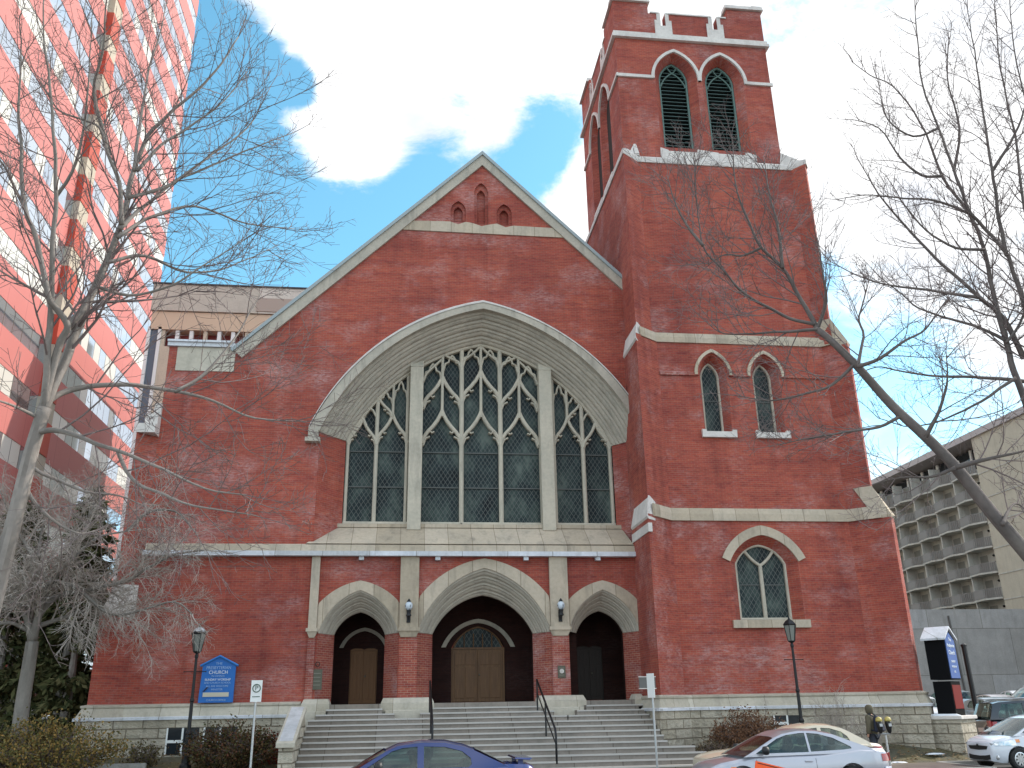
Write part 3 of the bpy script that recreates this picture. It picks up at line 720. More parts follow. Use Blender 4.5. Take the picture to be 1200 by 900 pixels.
# parapet: raised corners, narrow slots
def par(T, L):
    lo = BPT-1.1
    c1, c2 = 2.42, L-2.42
    prof = [(0, lo), (L, lo), (L, 33.95), (L-1.72, 33.95), (L-1.72, BPT), (c2+.12, BPT), (c2+.12, 32.6), (c2-.12, 32.6), (c2-.12, BPT), (c1+.12, BPT), (c1+.12, 32.6), (c1-.12, 32.6), (c1-.12, BPT), (1.72, BPT), (1.72, 33.95), (0, 33.95)]
    m.plate(prof, (), 0, .40, T)
par(lambda u, v, w: (BX0+u, BY0+w, v), BX1-BX0)
par(lambda u, v, w: (BX0+w+.002, BY0+.41+u*(BY1-BY0-.82)/(BX1-BX0), v-.001), BX1-BX0)
par(lambda u, v, w: (BX1-w-.002, BY0+.41+u*(BY1-BY0-.82)/(BX1-BX0), v-.001), BX1-BX0)
par(lambda u, v, w: (BX0+u, BY1-w, v), BX1-BX0)
tower = m.build('tower', 'brick', church)

m = MB()
def pcap(T, L):
    t = lambda u0, u1, z, h, e: m.hexa([T(u0, z, -e), T(u1, z, -e), T(u1, z, .4+e), T(u0, z, .4+e)], [T(u0+.02, z+h, -e*.5), T(u1-.02, z+h, -e*.5), T(u1-.02, z+h, .4+e*.5), T(u0+.02, z+h, .4+e*.5)])
    t(-.12, 1.82, 33.96, .24, .12); t(L-1.82, L+.12, 33.961, .24, .12)
    t(1.80, 2.24, BPT+.003, .1, .05); t(2.60, L-2.60, BPT+.003, .1, .05); t(L-2.24, L-1.80, BPT+.003, .1, .05)
    for c in (2.42, L-2.42):      # dressed stone round each slot
        for s in (-1, 1):
            a, b = sorted((c+s*.121, c+s*.30)); a2, b2 = sorted((c+s*.121, c+s*.42))
            m.hexa([T(a, 32.66, -.03), T(b, 32.66, -.03), T(b, 32.66, .43), T(a, 32.66, .43)], [T(a, BPT+.06, -.03), T(b, BPT+.06, -.03), T(b, BPT+.06, .43), T(a, BPT+.06, .43)])
            m.hexa([T(a2, 32.12, -.035), T(b2, 32.12, -.035), T(b2, 32.12, -.002), T(a2, 32.12, -.002)], [T(a2, 32.95, -.035), T(b2, 32.95, -.035), T(b2, 32.95, -.002), T(a2, 32.95, -.002)])
        m.hexa([T(c-.12, 32.10, -.037), T(c+.12, 32.10, -.037), T(c+.12, 32.10, .43), T(c-.12, 32.10, .43)], [T(c-.12, 32.62, -.037), T(c+.12, 32.62, -.037), T(c+.12, 32.62, .43), T(c-.12, 32.62, .43)])
pcap(lambda u, v, w: (BX0+u, BY0+w, v), BX1-BX0)
pcap(lambda u, v, w: (BX0+w, BY0+u*(BY1-BY0)/(BX1-BX0), v-.002), BX1-BX0)
pcap(lambda u, v, w: (BX1-w, BY0+u*(BY1-BY0)/(BX1-BX0), v-.003), BX1-BX0)
m.build('parapet_cap', 'cap', tower)
def ring_box(mb, x0, x1, y0, y1, z0, z1, e, top=0.0):
    """moulded band round the four sides, standing e proud"""
    for i, (d0, d1, a, b) in enumerate(((0, e, z0, z0+(z1-z0)*.45), (0, e*.6, z0+(z1-z0)*.45+.001, z1))):
        P = [(x0-d1, y0-d1), (x1+d1, y0-d1), (x1+d1, y1+d1), (x0-d1, y1+d1)]; Q = [(x0+.01, y0+.01), (x1-.01, y0+.01), (x1-.01, y1-.01), (x0+.01, y1-.01)]
        V = [(x, y, a) for x, y in P] + [(x, y, b) for x, y in P] + [(x, y, b+top) for x, y in Q] + [(x, y, a) for x, y in Q]
        mb.add(V, [(r_*4+k, r_*4+(k+1) % 4, ((r_+1) % 4)*4+(k+1) % 4, ((r_+1) % 4)*4+k) for r_ in range(4) for k in range(4)])
m = MB(); ring_box(m, BX0, BX1, BY0, BY1, 31.72, 32.08, .16, .04); m.build('cornice', 'cap', tower)
m = MB()
def belt(pts, z0, z1, e, lo=0):
    """stone band following a stage's plan"""
    def off(d):
        out = []
        for i, p in enumerate(pts):
            dirs = [(Vector(pts[j+1])-Vector(pts[j])).normalized() for j in (i-1, i) if 0 <= j < len(pts)-1]
            nn = sum([Vector((q.y, -q.x)) for q in dirs], Vector((0, 0))).normalized(); out.append(Vector(p) + nn*d/max(.5, nn.dot(Vector((dirs[0].y, -dirs[0].x)))))
        return out
    rows = [[(q.x, q.y, z) for q in off(d)] for d, z in ((-.02, z0), (e, z0), (e, z0+(z1-z0)*.55), (lo, z1), (-.02, z1))]; k = len(pts)
    m.add([p for r_ in rows for p in r_], [(a*k+i, a*k+i+1, (a+1)*k+i+1, (a+1)*k+i) for a in range(4) for i in range(k-1)] + [tuple(a*k for a in range(5)), tuple(a*k+k-1 for a in range(5))])
belt([(6.02, -2.11), (6.92, -1.3), (13.95, -1.3), (14.85, -2.14)], 8.50, 8.98, .07, .02)
m.build('belt_course', 'stone', tower); m = MB()
belt([(6.10, -1.83), (6.90, -1.24), (13.92, -1.24), (14.5, -1.8)], 15.80, 16.22, .07, .02)
m.build('belt_course', 'stone', tower)
# caps on the tips of the lower stages
def tip_cap(x0, y0, x1, y1, z0, z1, s, yb, name='buttress_cap', mm='cap'):
    """sloped stone from the wider tip (x0,y0) below to the narrower (x1,y1) above; s=-1 left, +1 right"""
    q = MB(); e = .05*s
    lo = [(x0+e, yb, z0), (x0+e, y0-.05, z0), (x0-s*.42, y0+.38, z0)]
    hi = [(x1, yb, z1), (x1, y1, z1), (x1-s*.35, y1+.32, z1)]
    bo = [(x0-s*.02, yb, z0-.1), (x0-s*.02, y0, z0-.1), (x0-s*.42, y0+.38, z0-.1)]
    rows = [bo, lo, hi]; q.add([p for r_ in rows for p in r_], [(a*3+i, a*3+i+1, (a+1)*3+i+1, (a+1)*3+i) for a in range(2) for i in range(2)] + [(0, 3, 6), (2, 5, 8), (6, 7, 8), (0, 1, 2)])
    return q.build(name, mm, tower)
def tip_cap_r(a, b, z0, z1, sk):
    """right tip: a, b = lower and upper plans (inner, tip, chamfer, back)"""
    q = MB(); rows = [[(x, y, z0-.10) for x, y in a], [(x, y, z0) for x, y in [(p[0]+sk*(i > 1), p[1]-sk*(i < 3)) for i, p in enumerate(a)]], [(x, y, z1) for x, y in b]]
    q.add([p for r_ in rows for p in r_], [(r_*4+i, r_*4+i+1, (r_+1)*4+i+1, (r_+1)*4+i) for r_ in range(2) for i in range(3)] + [(8, 9, 10, 11), (3, 2, 1, 0)])
    return q.build('buttress_cap', 'stone', tower)
tip_cap(TX0, -2.35, 5.90, -2.02, 8.45, 9.30, -1, .0); tip_cap_r([(14.62, -1.96), (TX1, -2.35), (TX1+.38, -1.9), (TX1+.38, 6.8)], [(14.18, -1.60), (14.70, -2.06), (15.01, -1.62), (15.01, 6.8)], 8.6, 9.75, .05)
tip_cap(5.88, -2.02, 6.0, -1.75, 15.62, 16.45, -1, .0); tip_cap_r([(14.3, -1.62), (14.68, -2.0), (14.98, -1.6), (14.98, 6.8)], [(13.80, -1.28), (14.24, -1.75), (14.47, -1.42), (14.47, 6.8)], 15.8, 16.9, .04)
m = MB(); m.box(TX0-.03, TX0+.12, -2.39, -.01, 7.88, 8.20); m.build('side_block', 'cap', tower)
# sill band under the belfry, weathered slopes all round
m = MB()
lo = [(5.93, 6.9), (5.93, -1.80), (6.75, -1.20), (13.85, -1.20), (14.27, -1.75), (14.49, -1.43), (14.49, 6.9)]
hi = [(BX0+.01, 6.9), (BX0+.01, BY0-.03), (BX0+.75, BY0-.03), (BX1-.75, BY0-.03), (BX1-.12, BY0-.03), (BX1+.0, BY0-.02), (BX1+.0, 6.9)]
for a, b, z0, z1 in ((lo, lo, BT-.02, BT+.22), (lo, hi, BT+.22, 25.12)):
    m.add([(x, y, z0) for x, y in a] + [(x, y, z1 + (.0, .0, .0, .0, .0, .62, .62)[i]*(b is hi)) for i, (x, y) in enumerate(b)], [(i, i+1, 7+i+1, 7+i) for i in range(6)])
m.add([(x, y, BT-.02) for x, y in lo] , [(0, 1, 2, 3, 4, 5, 6)])
for x0, x1 in ((8.02, 9.09-.7), (9.75, 10.72), (12.02, 12.5)):
    m.hexa([(x0, BY0-.12, 25.0), (x1, BY0-.12, 25.0), (x1, BY0+.4, 25.0), (x0, BY0+.4, 25.0)], [(x0, BY0-.09, 25.62), (x1, BY0-.09, 25.5), (x1, BY0+.4, 25.5), (x0, BY0+.4, 25.62)])
for x0, x1 in ((8.40, 9.74), (10.73, 12.01)):
    m.hexa([(x0, BY0-.10, 25.0), (x1, BY0-.10, 25.0), (x1, BY0+.6, 25.0), (x0, BY0+.6, 25.0)], [(x0, BY0-.10, 25.45), (x1, BY0-.10, 25.45), (x1, BY0+.6, 25.78), (x0, BY0+.6, 25.78)])
m.hexa([(BX0-.04, BY0-.5, 24.9), (BX0+.65, BY0-.42, 24.9), (BX0+.65, BY0-.01, 24.9), (BX0-.04, BY0+.1, 24.9)], [(BX0-.03, BY0-.03, 25.5), (BX0+.12, BY0-.05, 25.5), (BX0+.12, BY0-.01, 25.5), (BX0-.03, BY0+.02, 25.5)])
m.hexa([(BX0+.15, BY0-.40, 25.0), (BX0+.62, BY0-.4, 25.0), (BX0+.62, BY0-.01, 25.0), (BX0+.15, BY0-.01, 25.0)], [(BX0+.50, BY0-.05, 25.75), (BX0+.60, BY0-.05, 25.75), (BX0+.60, BY0-.01, 25.75), (BX0+.50, BY0-.01, 25.75)])
for y0, y1 in ((1.35, 3.05), (3.6, 5.3)):
    m.hexa([(BX0-.16, y0, 25.0), (BX0+.5, y0, 25.0), (BX0+.5, y1, 25.0), (BX0-.16, y1, 25.0)], [(BX0-.06, y0, 25.6), (BX0+.5, y0, 25.75), (BX0+.5, y1, 25.75), (BX0-.06, y1, 25.6)])
m.build('belfry_sill', 'cap', tower)
# belfry strings and arched labels
m = MB()
def label(T, cs, hw, zs, za, L0, L1, th=.16, e=.09, b=.16):
    segs = [(L0, cs[0]-hw)] + ([(cs[0]+hw, cs[1]-hw)] if cs[1]-cs[0] > 2*hw+.05 else []) + [(cs[1]+hw, L1)]
    for a, c in segs:
        m.hexa([T(a, zs-th*.6, -e), T(c, zs-th*.6, -e), T(c, zs-th*.6, .0), T(a, zs-th*.6, 0)], [T(a, zs+th*.4, -e), T(c, zs+th*.4, -e), T(c, zs+th*.4+.05, 0), T(a, zs+th*.4+.05, 0)])
    for ci, c in enumerate(cs):
        e = e + .004*ci
        o = arch(c, hw+th*.45, zs-th*.5, za+th*.6, b, 10); i = arch(c, hw-th*.45, zs-th*.5, za-th*.35, b, 10); k = len(o)
        V = [T(u, v, -e-.004) for u, v in o] + [T(u, v, -e-.004) for u, v in i] + [T(u, v, .0) for u, v in i] + [T(u, v, 0) for u, v in o]
        m.add(V, [(a*k+j, a*k+j+1, ((a+1) % 4)*k+j+1, ((a+1) % 4)*k+j) for a in range(4) for j in range(k-1)] + [(0, k, 2*k, 3*k), (k-1, 2*k-1, 3*k-1, 4*k-1)])
label(lambda u, v, w: (u, BY0+w, v), (9.09, 11.36), 1.12, 29.55, 31.12, BX0-.08, BX1+.08)
label(lambda u, v, w: (BX0+w, u, v), (2.2, 4.45), 1.12, 29.55, 31.12, BY0-.08, BY1)
m.build('arched_label', 'cap', tower)
m = MB()
label(lambda u, v, w: (u, -1.25+w, v), (9.16, 11.36), .68, 14.45, 15.42, 6.96, 13.9, .13, .07)
m.build('arched_label', 'brick_pier', tower)
m = MB(); 
for cx in (9.16, 11.36):
    o = arch(cx, .78, 14.42, 15.54, .16, 10); i = arch(cx, .66, 14.42, 15.40, .16, 10); m.plate(o + list(reversed(i)), (), -1.345, -1.252)
m.build('window_hood', 'stone', tower)
m = MB(); o = arch(10.38, 1.62, 7.12, 8.33, .13, 12); i = arch(10.38, 1.33, 6.98, 7.97, .13, 12)
m.plate(o + list(reversed(i)), (), -1.37, -1.302); m.build('window_hood', 'stone', tower)
# sills
m = MB(); m.box(8.92, 11.84, -1.44, -1.0, 4.58, 4.86); m.build('window_sill', 'stone', tower)
for cx in (9.16, 11.36):
    m = MB(); m.box(cx-.70, cx+.70, -1.38, -.9, 11.80, 12.03)
    for s in (-1, 1): m.box(cx+s*.62-.085, cx+s*.62+.085, -1.381, -1.252, 12.031, 12.11)
    m.build('window_sill', 'cap', tower)
# windows
def small_window(cx, hw, z0, zs, za, y, mull):
    g = MB(); g.plate(arch_hole(cx, hw, z0, zs, za, .14, 10), (), y+.12, y+.16); o = g.build('window', 'lattice', tower)
    f = MB(); f.ribbon([(cx-hw, z0)] + arch(cx, hw, zs, za, .14, 10) + [(cx+hw, z0)], .11, y, y+.12)
    f.ribbon([(cx-hw, z0+.05), (cx+hw, z0+.05)], .1, y+.004, y+.12)
    if mull:
        f.ribbon([(cx, z0), (cx, zs-.02)], .13, y+.006, y+.12)
        for s in (-1, 1): f.ribbon(arc((cx, zs-.06), (cx+s*.56, za-.22), -s*.06, 5), .1, y+.009+.002*s, y+.12)
    f.build('window_frame', 'tracery', o)
    b = MB(); b.box(cx-hw, cx+hw, y+.09, y+.11, z0+(zs-z0)*.62, z0+(zs-z0)*.62+.035); b.build('saddle_bar', 'saddle', o)
small_window(10.38, .98, 4.88, 6.95, 7.66, -.93, True)
for cx in (9.16, 11.36): small_window(cx, .37, 12.05, 14.35, 15.1, -.83, False)
# louvred belfry openings
def louvre(T, cx):
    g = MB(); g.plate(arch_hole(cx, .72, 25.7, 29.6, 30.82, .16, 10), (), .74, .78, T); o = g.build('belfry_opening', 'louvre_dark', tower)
    s = MB(); z = 25.95
    pts = arch(cx, .70, 29.6, 30.8, .16, 20)
    while z < 30.6:
        hw = .66
        if z > 29.5:
            for (xa, za), (xb, zb) in zip(pts, pts[1:]):
                if za <= z+.1 <= zb and xa < cx: hw = max(.03, cx - xb)
        s.hexa([T(cx-hw, z, .50), T(cx+hw, z, .50), T(cx+hw, z+.03, .50), T(cx-hw, z+.03, .50)], [T(cx-hw, z+.10, .68), T(cx+hw, z+.10, .68), T(cx+hw, z+.13, .68), T(cx-hw, z+.13, .68)])
        z += .205
    s.build('louvre_slats', 'louvre', o)
    f = MB(); f.ribbon([(cx-.66, 25.7)] + arch(cx, .66, 29.6, 30.74, .16, 12) + [(cx+.66, 25.7)], .10, .44, .56, T)
    for q in (-1, 1):
        f.ribbon(arc((cx, 30.25), (cx+q*.6, 29.45), q*.10, 6), .07, .445+.004*q, .5, T)
        f.ribbon(arc((cx, 30.25), (cx+q*.22, 30.6), -q*.1, 4), .06, .447+.004*q, .5, T)
    f.build('louvre_frame', mat_green, o)
mat_green = mat('pale_green_frame', (.09, .16, .14), .5)
for c in (9.09, 11.36): louvre(lambda u, v, w: (u, BY0+w, v), c)
for c in (2.2, 4.45): louvre(lambda u, v, w: (BX0+w, u, v), c)
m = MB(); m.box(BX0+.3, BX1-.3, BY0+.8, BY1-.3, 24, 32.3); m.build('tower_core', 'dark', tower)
# ================================================================== GROUND AND STREET
def ground_mat(name, c1, c2, scale, rough=.9, bump=.2):
    m = mat(name, c1, rough, spec=.3); t = NT(m); v = t.pos()
    a = t.noise(v, scale, 8, .65); b = t.noise(v, scale*14, 4, .7)
    col = t.mix(t.ramp(a, [(.38, 0.0), (.62, 1.0)]), c1, c2)
    col = t.mix(t.ramp(b, [(.35, .5), (.6, 0.0)]), col, t.mix(1, col, (.6, .6, .6), 'MULTIPLY'))
    t.link(col, t.b.inputs['Base Color']); t.bump(b, bump, .03); return m
M['asphalt'] = ground_mat('asphalt', (.05, .05, .052), (.075, .073, .07), .5)
M['earth'] = ground_mat('city_ground', (.10, .095, .085), (.07, .068, .06), .2)
M['lawn'] = ground_mat('dry_lawn', (.13, .11, .055), (.10, .095, .07), 1.5, bump=.8)
M['walk'] = ground_mat('concrete_walk', (.30, .285, .26), (.23, .22, .20), .8)
M['kerb'] = ground_mat('kerb_concrete', (.34, .33, .31), (.25, .24, .22), 1.2)
M['paver'] = brick_material('red_paver', (.20, .10, .085), (.15, .08, .07), (.13, .10, .09), .3)
M['snow'] = mat('old_snow', (.70, .73, .78), .6)
def sheet(name, pts, m, kind='structure'):
    q = MB(); q.add(pts, [tuple(range(len(pts)))]); return tag(q.build(name, m), kind=kind)
sheet('ground', [(-1500, -600, -.03), (1500, -600, -.03), (1500, 2500, -.03), (-1500, 2500, -.03)], 'earth')
sheet('street', [(-120, -19, 0), (140, -19, 0), (140, -7.15, 0), (-120, -7.15, 0)], 'asphalt')
q = MB()
for k in range(-20, 24): q.add([(k*6, -13.15, .005), (k*6+3, -13.15, .005), (k*6+3, -13.03, .005), (k*6, -13.03, .005)], [(0, 1, 2, 3)])
tag(q.build('lane_marking', 'white'), kind='structure')
q = MB(); q.box(-120, 14.1, -6.99, -4.4, -.02, .15); tag(q.build('pavement', 'walk'), kind='structure')
q = MB(); q.box(-120, 14.1, -7.15, -6.991, -.02, .155); q.box(14.101, 14.25, -7.15, -4.4, -.02, .16); q.box(14.101, 17.2, -4.4, -4.26, -.02, .17); q.box(17.201, 17.35, -4.4, 3, -.02, .6); tag(q.build('kerb', 'kerb', bevel=.02), kind='structure')
q = MB(); q.box(7.4, 14.09, -6.98, -4.5, .1, .155); tag(q.build('paved_strip', 'paver'), kind='structure')
q = MB(); q.box(-120, 140, -60, -19.16, -.02, .15); tag(q.build('near_pavement', 'walk'), kind='structure')
q = MB(); q.box(-120, 140, -19.159, -19.0, -.02, .155); tag(q.build('near_kerb', 'kerb'), kind='structure')
def lawn(x0, x1, name='lawn'):
    q = MB(); nx, ny = 40, 12; V = []
    for j in range(ny+1):
        for i in range(nx+1):
            x = x0+(x1-x0)*i/nx; y = -4.4 + (4.4+3)*j/ny; tt = min(1, (y+4.4)/3.2)
            V.append((x, y, .13 + .54*tt*tt*(3-2*tt) + (.05*noise.noise(Vector((x*.7, y*.7, 0))) if 0 < j else 0)))
    q.add(V, [(j*(nx+1)+i, j*(nx+1)+i+1, (j+1)*(nx+1)+i+1, (j+1)*(nx+1)+i) for j in range(ny) for i in range(nx)])
    return tag(q.build(name, 'lawn', smooth=True), kind='structure')
lawn(-60, -6.3); lawn(6.6, 17.2)
q = MB(); V = []
xs = [17.35, 18, 20, 26, 34, 60, 110]; ys = [-4.4, -3, -2, 2, 6, 12, 20, 47.5]; zz = [.02, .05, .10, .30, .5, .8, 1.1, 1.3]
for y, z in zip(ys, zz):
    for x in xs: V.append((x, y, z))
q.add(V, [(j*7+i, j*7+i+1, (j+1)*7+i+1, (j+1)*7+i) for j in range(7) for i in range(6)])
q.add([(14.25, -7.15, .0), (110, -7.15, .0), (110, -4.4, .02), (14.25, -4.4, .02)], [(0, 1, 2, 3)]); tag(q.build('parking_lot', 'asphalt'), kind='structure')
rng = random.Random(5)
def snow_patch(cx, cy, z, rx, ry):
    q = MB(); n = 18; rim = []; mid = []
    for k in range(n):
        a = 2*math.pi*k/n; r_ = 1 + .6*noise.noise(Vector((math.cos(a)*2.5+cx, math.sin(a)*2.5+cy, 0)))
        rim.append((cx+rx*r_*math.cos(a), cy+ry*r_*math.sin(a), z)); mid.append((cx+rx*r_*.6*math.cos(a), cy+ry*r_*.6*math.sin(a), z+.035))
    q.add(rim + mid + [(cx, cy, z+.045)], [(k, (k+1) % n, n+(k+1) % n, n+k) for k in range(n)] + [(n+k, n+(k+1) % n, 2*n) for k in range(n)])
    return q
q = MB()
for a in ((7.1, -4.9, .15, .7, .35), (11.9, -4.6, .15, .5, .15), (12.9, -4.1, .145, .35, .12), (14.6, -3.4, .33, .3, .12), (-11.5, -3.9, .2, .8, .25)):
    b = snow_patch(*a); q.add(b.v, b.f)
tag(q.build('snow', 'snow', smooth=True), kind='stuff')
# low concrete edging in front of the west lawn
q = MB(); q.box(-12.9, -10.6, -3.05, -2.9, .2, .62); tag(q.build('edging_wall', 'kerb'), 'low concrete edging along the lawn left of the steps', 'edging')
# leaf litter
q = MB(); rng = random.Random(11)
for k in range(1500):
    side = rng.random() < .55
    x = rng.uniform(-20, -6.6) if side else rng.uniform(6.8, 17.0); y = rng.uniform(-4.3, -.5); tt = min(1, (y+4.4)/3.2); z = .15 + .54*tt*tt*(3-2*tt) + .05
    a = rng.uniform(0, 6.28); s = rng.uniform(.03, .07); ca, sa = math.cos(a)*s, math.sin(a)*s
    q.add([(x-ca, y-sa, z), (x+sa, y-ca, z+.02), (x+ca, y+sa, z+.01), (x-sa, y+ca, z+.03)], [(0, 1, 2, 3)])
tag(q.build('leaf_litter', mat('dead_leaf', (.22, .13, .06), .9), fix=False), kind='stuff')

# ================================================================== OFFICE TOWER (pink panels)
PX = -30.0
off = thing('office_tower', 'tall pink panelled office tower with mirrored window bands, left of the church', 'office tower', loc=(PX, 30, 0))
def put(o): o.parent = off; o.matrix_parent_inverse = Matrix.Translation((-PX, -30, 0)); return o
M['pink'] = mat('pink_panel', (.60, .17, .145), .55)
t = NT(M['pink']); sp = t.n('ShaderNodeSeparateXYZ'); t.link(t.pos(), sp.inputs[0])
f = t.math('FRACT', t.math('MULTIPLY', sp.outputs[1], 1/3.0)); ln = t.math('LESS_THAN', f, .012)
nz = t.noise(t.pos(), .25, 4, .5)
t.link(t.mix(ln, t.mix(nz, (.53, .175, .155), (.47, .145, .13)), (.3, .09, .08)), t.b.inputs['Base Color'])
M['col_red'] = mat('column_red', (.42, .06, .03), .6); M['col_beige'] = mat('column_beige', (.42, .36, .28), .7)
gm = mat('mirror_glass', (.62, .68, .75), .04, metal=.9); M['mirror'] = gm; t = NT(gm)
sp = t.n('ShaderNodeSeparateXYZ'); t.link(t.pos(), sp.inputs[0])
cell = t.n('ShaderNodeTexWhiteNoise', noise_dimensions='2D'); cv = t.n('ShaderNodeCombineXYZ')
t.link(t.math('FLOOR', t.math('MULTIPLY', sp.outputs[1], 1/1.5)), cv.inputs[0]); t.link(t.math('FLOOR', t.math('MULTIPLY', t.math('SUBTRACT', sp.outputs[2], 1.0), 1/4.15)), cv.inputs[1]); t.link(cv.outputs[0], cell.inputs['Vector'])
fr = t.math('FRACT', t.math('MULTIPLY', sp.outputs[1], 1/1.5)); mull = t.math('LESS_THAN', fr, .06)
blind = t.math('GREATER_THAN', cell.outputs['Value'], .72)
t.link(t.mix(mull, t.mix(blind, (.55, .62, .70), (.70, .68, .62)), (.10, .09, .08)), t.b.inputs['Base Color'])
t.link(t.math('MULTIPLY', t.math('SUBTRACT', 1.0, t.math('MAXIMUM', mull, t.math('MULTIPLY', blind, .75))), .88), t.b.inputs['Metallic'])
t.link(t.math('ADD', t.math('MULTIPLY', blind, .25), .04), t.b.inputs['Roughness'])
q = MB(); q.box(PX-26, PX-.35, 2, 56, 0, 98); put(q.build('core', 'dark'))
z0 = 39.0 - 4.15*9
for k in range(24):
    zb = z0 + 4.15*k
    q = MB(); q.box(PX-26.1, PX, 1.9, 56.1, zb-2.48, zb); put(q.build('spandrel', 'pink'))
    q = MB(); q.box(PX-26.05, PX-.03, 1.93, 56.07, zb, zb+1.67); put(q.build('window_band', 'mirror'))
for yc in (32.3, 4.0):
    for k in range(24):
        zb = z0 + 4.15*k
        q = MB(); q.cur = 0; q.box(PX-.1, PX+.55, yc-1.0, yc+1.0, zb-2.47, zb-.02); q.cur = 1; q.box(PX-.1, PX+.5, yc-1.0, yc+1.0, zb-.019, zb+1.66)
        if yc > 10 or k > 8: put(q.build('column_block', ['col_red', 'col_beige']))

# ================================================================== BEIGE BLOCK behind the church
bb = thing('beige_block', 'beige flat roofed block behind the left shoulder of the church', 'building', loc=(-15, 32, 0))
def putb(o): o.parent = bb; o.matrix_parent_inverse = Matrix.Translation((15, -32, 0)); return o
M['beige'] = stone_material('beige_render', (.60, .50, .39), (.55, .46, .36), grime=.15, bump=.05)
M['beige_l'] = stone_material('pale_fascia', (.68, .63, .56), (.62, .57, .51), joints=(6, 60, .03), grime=.15, bump=.05)
q = MB(); q.box(-22.2, 10, 32, 50, 0, 28.6); q.box(-22.9, 10, 33.2, 50, 28.6, 31.4); putb(q.build('wall', 'beige'))
q = MB(); q.box(-23.1, 10, 31.8, 50, 31.55, 33.8); putb(q.build('fascia', 'beige_l'))
q = MB(); q.box(-23.2, 10, 31.7, 50, 33.8, 33.92); putb(q.build('roof_edge', 'roof'))
q = MB(); q.box(-23.0, 10, 31.95, 33.19, 30.0, 31.5); putb(q.build('tan_band', mat('tan_band', (.62, .46, .33), .8)))
q = MB(); q.box(-22.6, 10, 32.9, 33.19, 28.6, 29.99); putb(q.build('red_panel', mat('dark_red_panel', (.26, .045, .04), .6)))
for k in range(13):
    q = MB(); x = -22.0 + k*1.05; q.box(x-.14, x+.14, 32.05, 32.4, 28.6, 29.99); putb(q.build('post', 'white' if k % 3 else 'beige'))
q = MB(); q.box(-15.1, -12.2, 31.72, 31.79, 31.7, 32.85); putb(q.build('vent_panel', mat('brown_vent', (.40, .32, .27), .8)))
q = MB(); q.box(-22.95, -22.25, 32.1, 34, 0, 30.0); st = putb(q.build('glazed_strip', mat('blue_grey_glass', (.10, .13, .17), .2)))
for x in (-23.1, -22.3):
    q = MB(); q.box(x-.08, x+.16, 31.95, 32.4, 0, 30.2); putb(q.build('white_column', 'white'))

# ================================================================== RIGHT: hotel with sawtooth balconies
HX = 65.0
ht = thing('balcony_block', 'grey concrete apartment block with rows of sawtooth balconies, right of the church', 'apartment block', loc=(HX, 60, 0))
def puth(o): o.parent = ht; o.matrix_parent_inverse = Matrix.Translation((-HX, -60, 0)); return o
M['conc'] = stone_material('weathered_concrete', (.54, .53, .48), (.46, .45, .41), grime=.35, bump=.1)
M['conc_beige'] = stone_material('beige_concrete', (.52, .48, .39), (.47, .43, .35), grime=.2, bump=.1)
M['conc_dark'] = stone_material('podium_concrete', (.40, .385, .38), (.33, .32, .315), joints=(5.5, 4.2, .03), grime=.3, bump=.1)
q = MB(); q.box(HX, HX+18, 60.2, 92, 0, 28.0); puth(q.build('wall', 'conc'))
q = MB(); q.box(HX-1.2, HX+18, 36, 60.2, 0, 31.2); puth(q.build('blank_wall', 'conc_beige'))
q = MB()
for z in (9.5, 12.4, 15.2, 18.1, 21, 23.9, 26.8): q.box(HX-1.26, HX-1.201, 36, 60.19, z, z+.12)
puth(q.build('string', 'conc'))
q = MB(); q.box(HX+1.4, HX+18, 60.2, 92, 28.0, 31.0); pg = puth(q.build('penthouse', 'pane'))
for k in range(9):
    q = MB(); q.box(HX+1.2, HX+1.39, 60.5+k*3.6, 60.9+k*3.6, 28.0, 31.0); puth(q.build('penthouse_post', 'white'))
q = MB(); q.box(HX-1.5, HX+18, 35.5, 93, 31.2, 31.95); puth(q.build('roof_slab', mat('mauve_roof_edge', (.42, .38, .38), .7)))
M['rail'] = mat('bronze_railing', (.11, .105, .10), .5); M['rail_panel'] = mat('railing_panel', (.22, .21, .20), .6); M['curtain'] = mat('curtained_glass', (.20, .20, .18), .4)
CW, RH = 4.48, 2.87
def balcony():
    """local: origin at the near bottom corner, +y away from the street, -x outwards"""
    q = MB(); q.plate([(0, 0), (-1.0, 0), (-1.9, CW*.45), (-1.55, CW*.98), (0, CW*.98)], (), -.20, 0, lambda u, v, w: (u, v, w))
    sl = q.build('balcony', 'conc', ht)
    q = MB(); q.box(-1.35, 0, CW-.18, CW, .005, RH-.21); q.build('fin_wall', 'conc', sl)
    q = MB()
    for (ax, ay), (bx, by) in (((-1.0, .05), (-1.87, CW*.45)), ((-1.87, CW*.45), (-1.53, CW*.95))):
        n = 9
        for k in range(n):
            x = ax+(bx-ax)*(k+.5)/n; y = ay+(by-ay)*(k+.5)/n; q.box(x-.02, x+.02, y-.115, y+.115, .10, .98)
        q.tube([(ax, ay, 1.02), (bx, by, 1.02)], .045, 4); q.tube([(ax, ay, .06), (bx, by, .06)], .04, 4)
    q.tube([(0, .05, 1.02), (-1.0, .05, 1.02)], .045, 4)
    q.build('railing', 'rail_panel', sl)
    q = MB(); q.box(-.02, -.004, CW*.58, CW*.90, .1, 2.2); q.build('balcony_door', 'curtain', sl)
    q = MB(); q.lathe([(.12, 0), (.14, -.12), (.08, -.22)], (-.02, CW*.30, 1.95), 8, 'x'); q.build('wall_lamp', 'black', sl)
    return sl
b0 = balcony(); first = True
for c in range(6):
    for r_ in range(-1, 7):
        b = b0 if first else copy_tree(b0, ht); first = False
        b.location = (0, 60.6 + c*CW - 60, 27.2 - RH - r_*RH + .0)
q = MB()
for c in range(6): pass
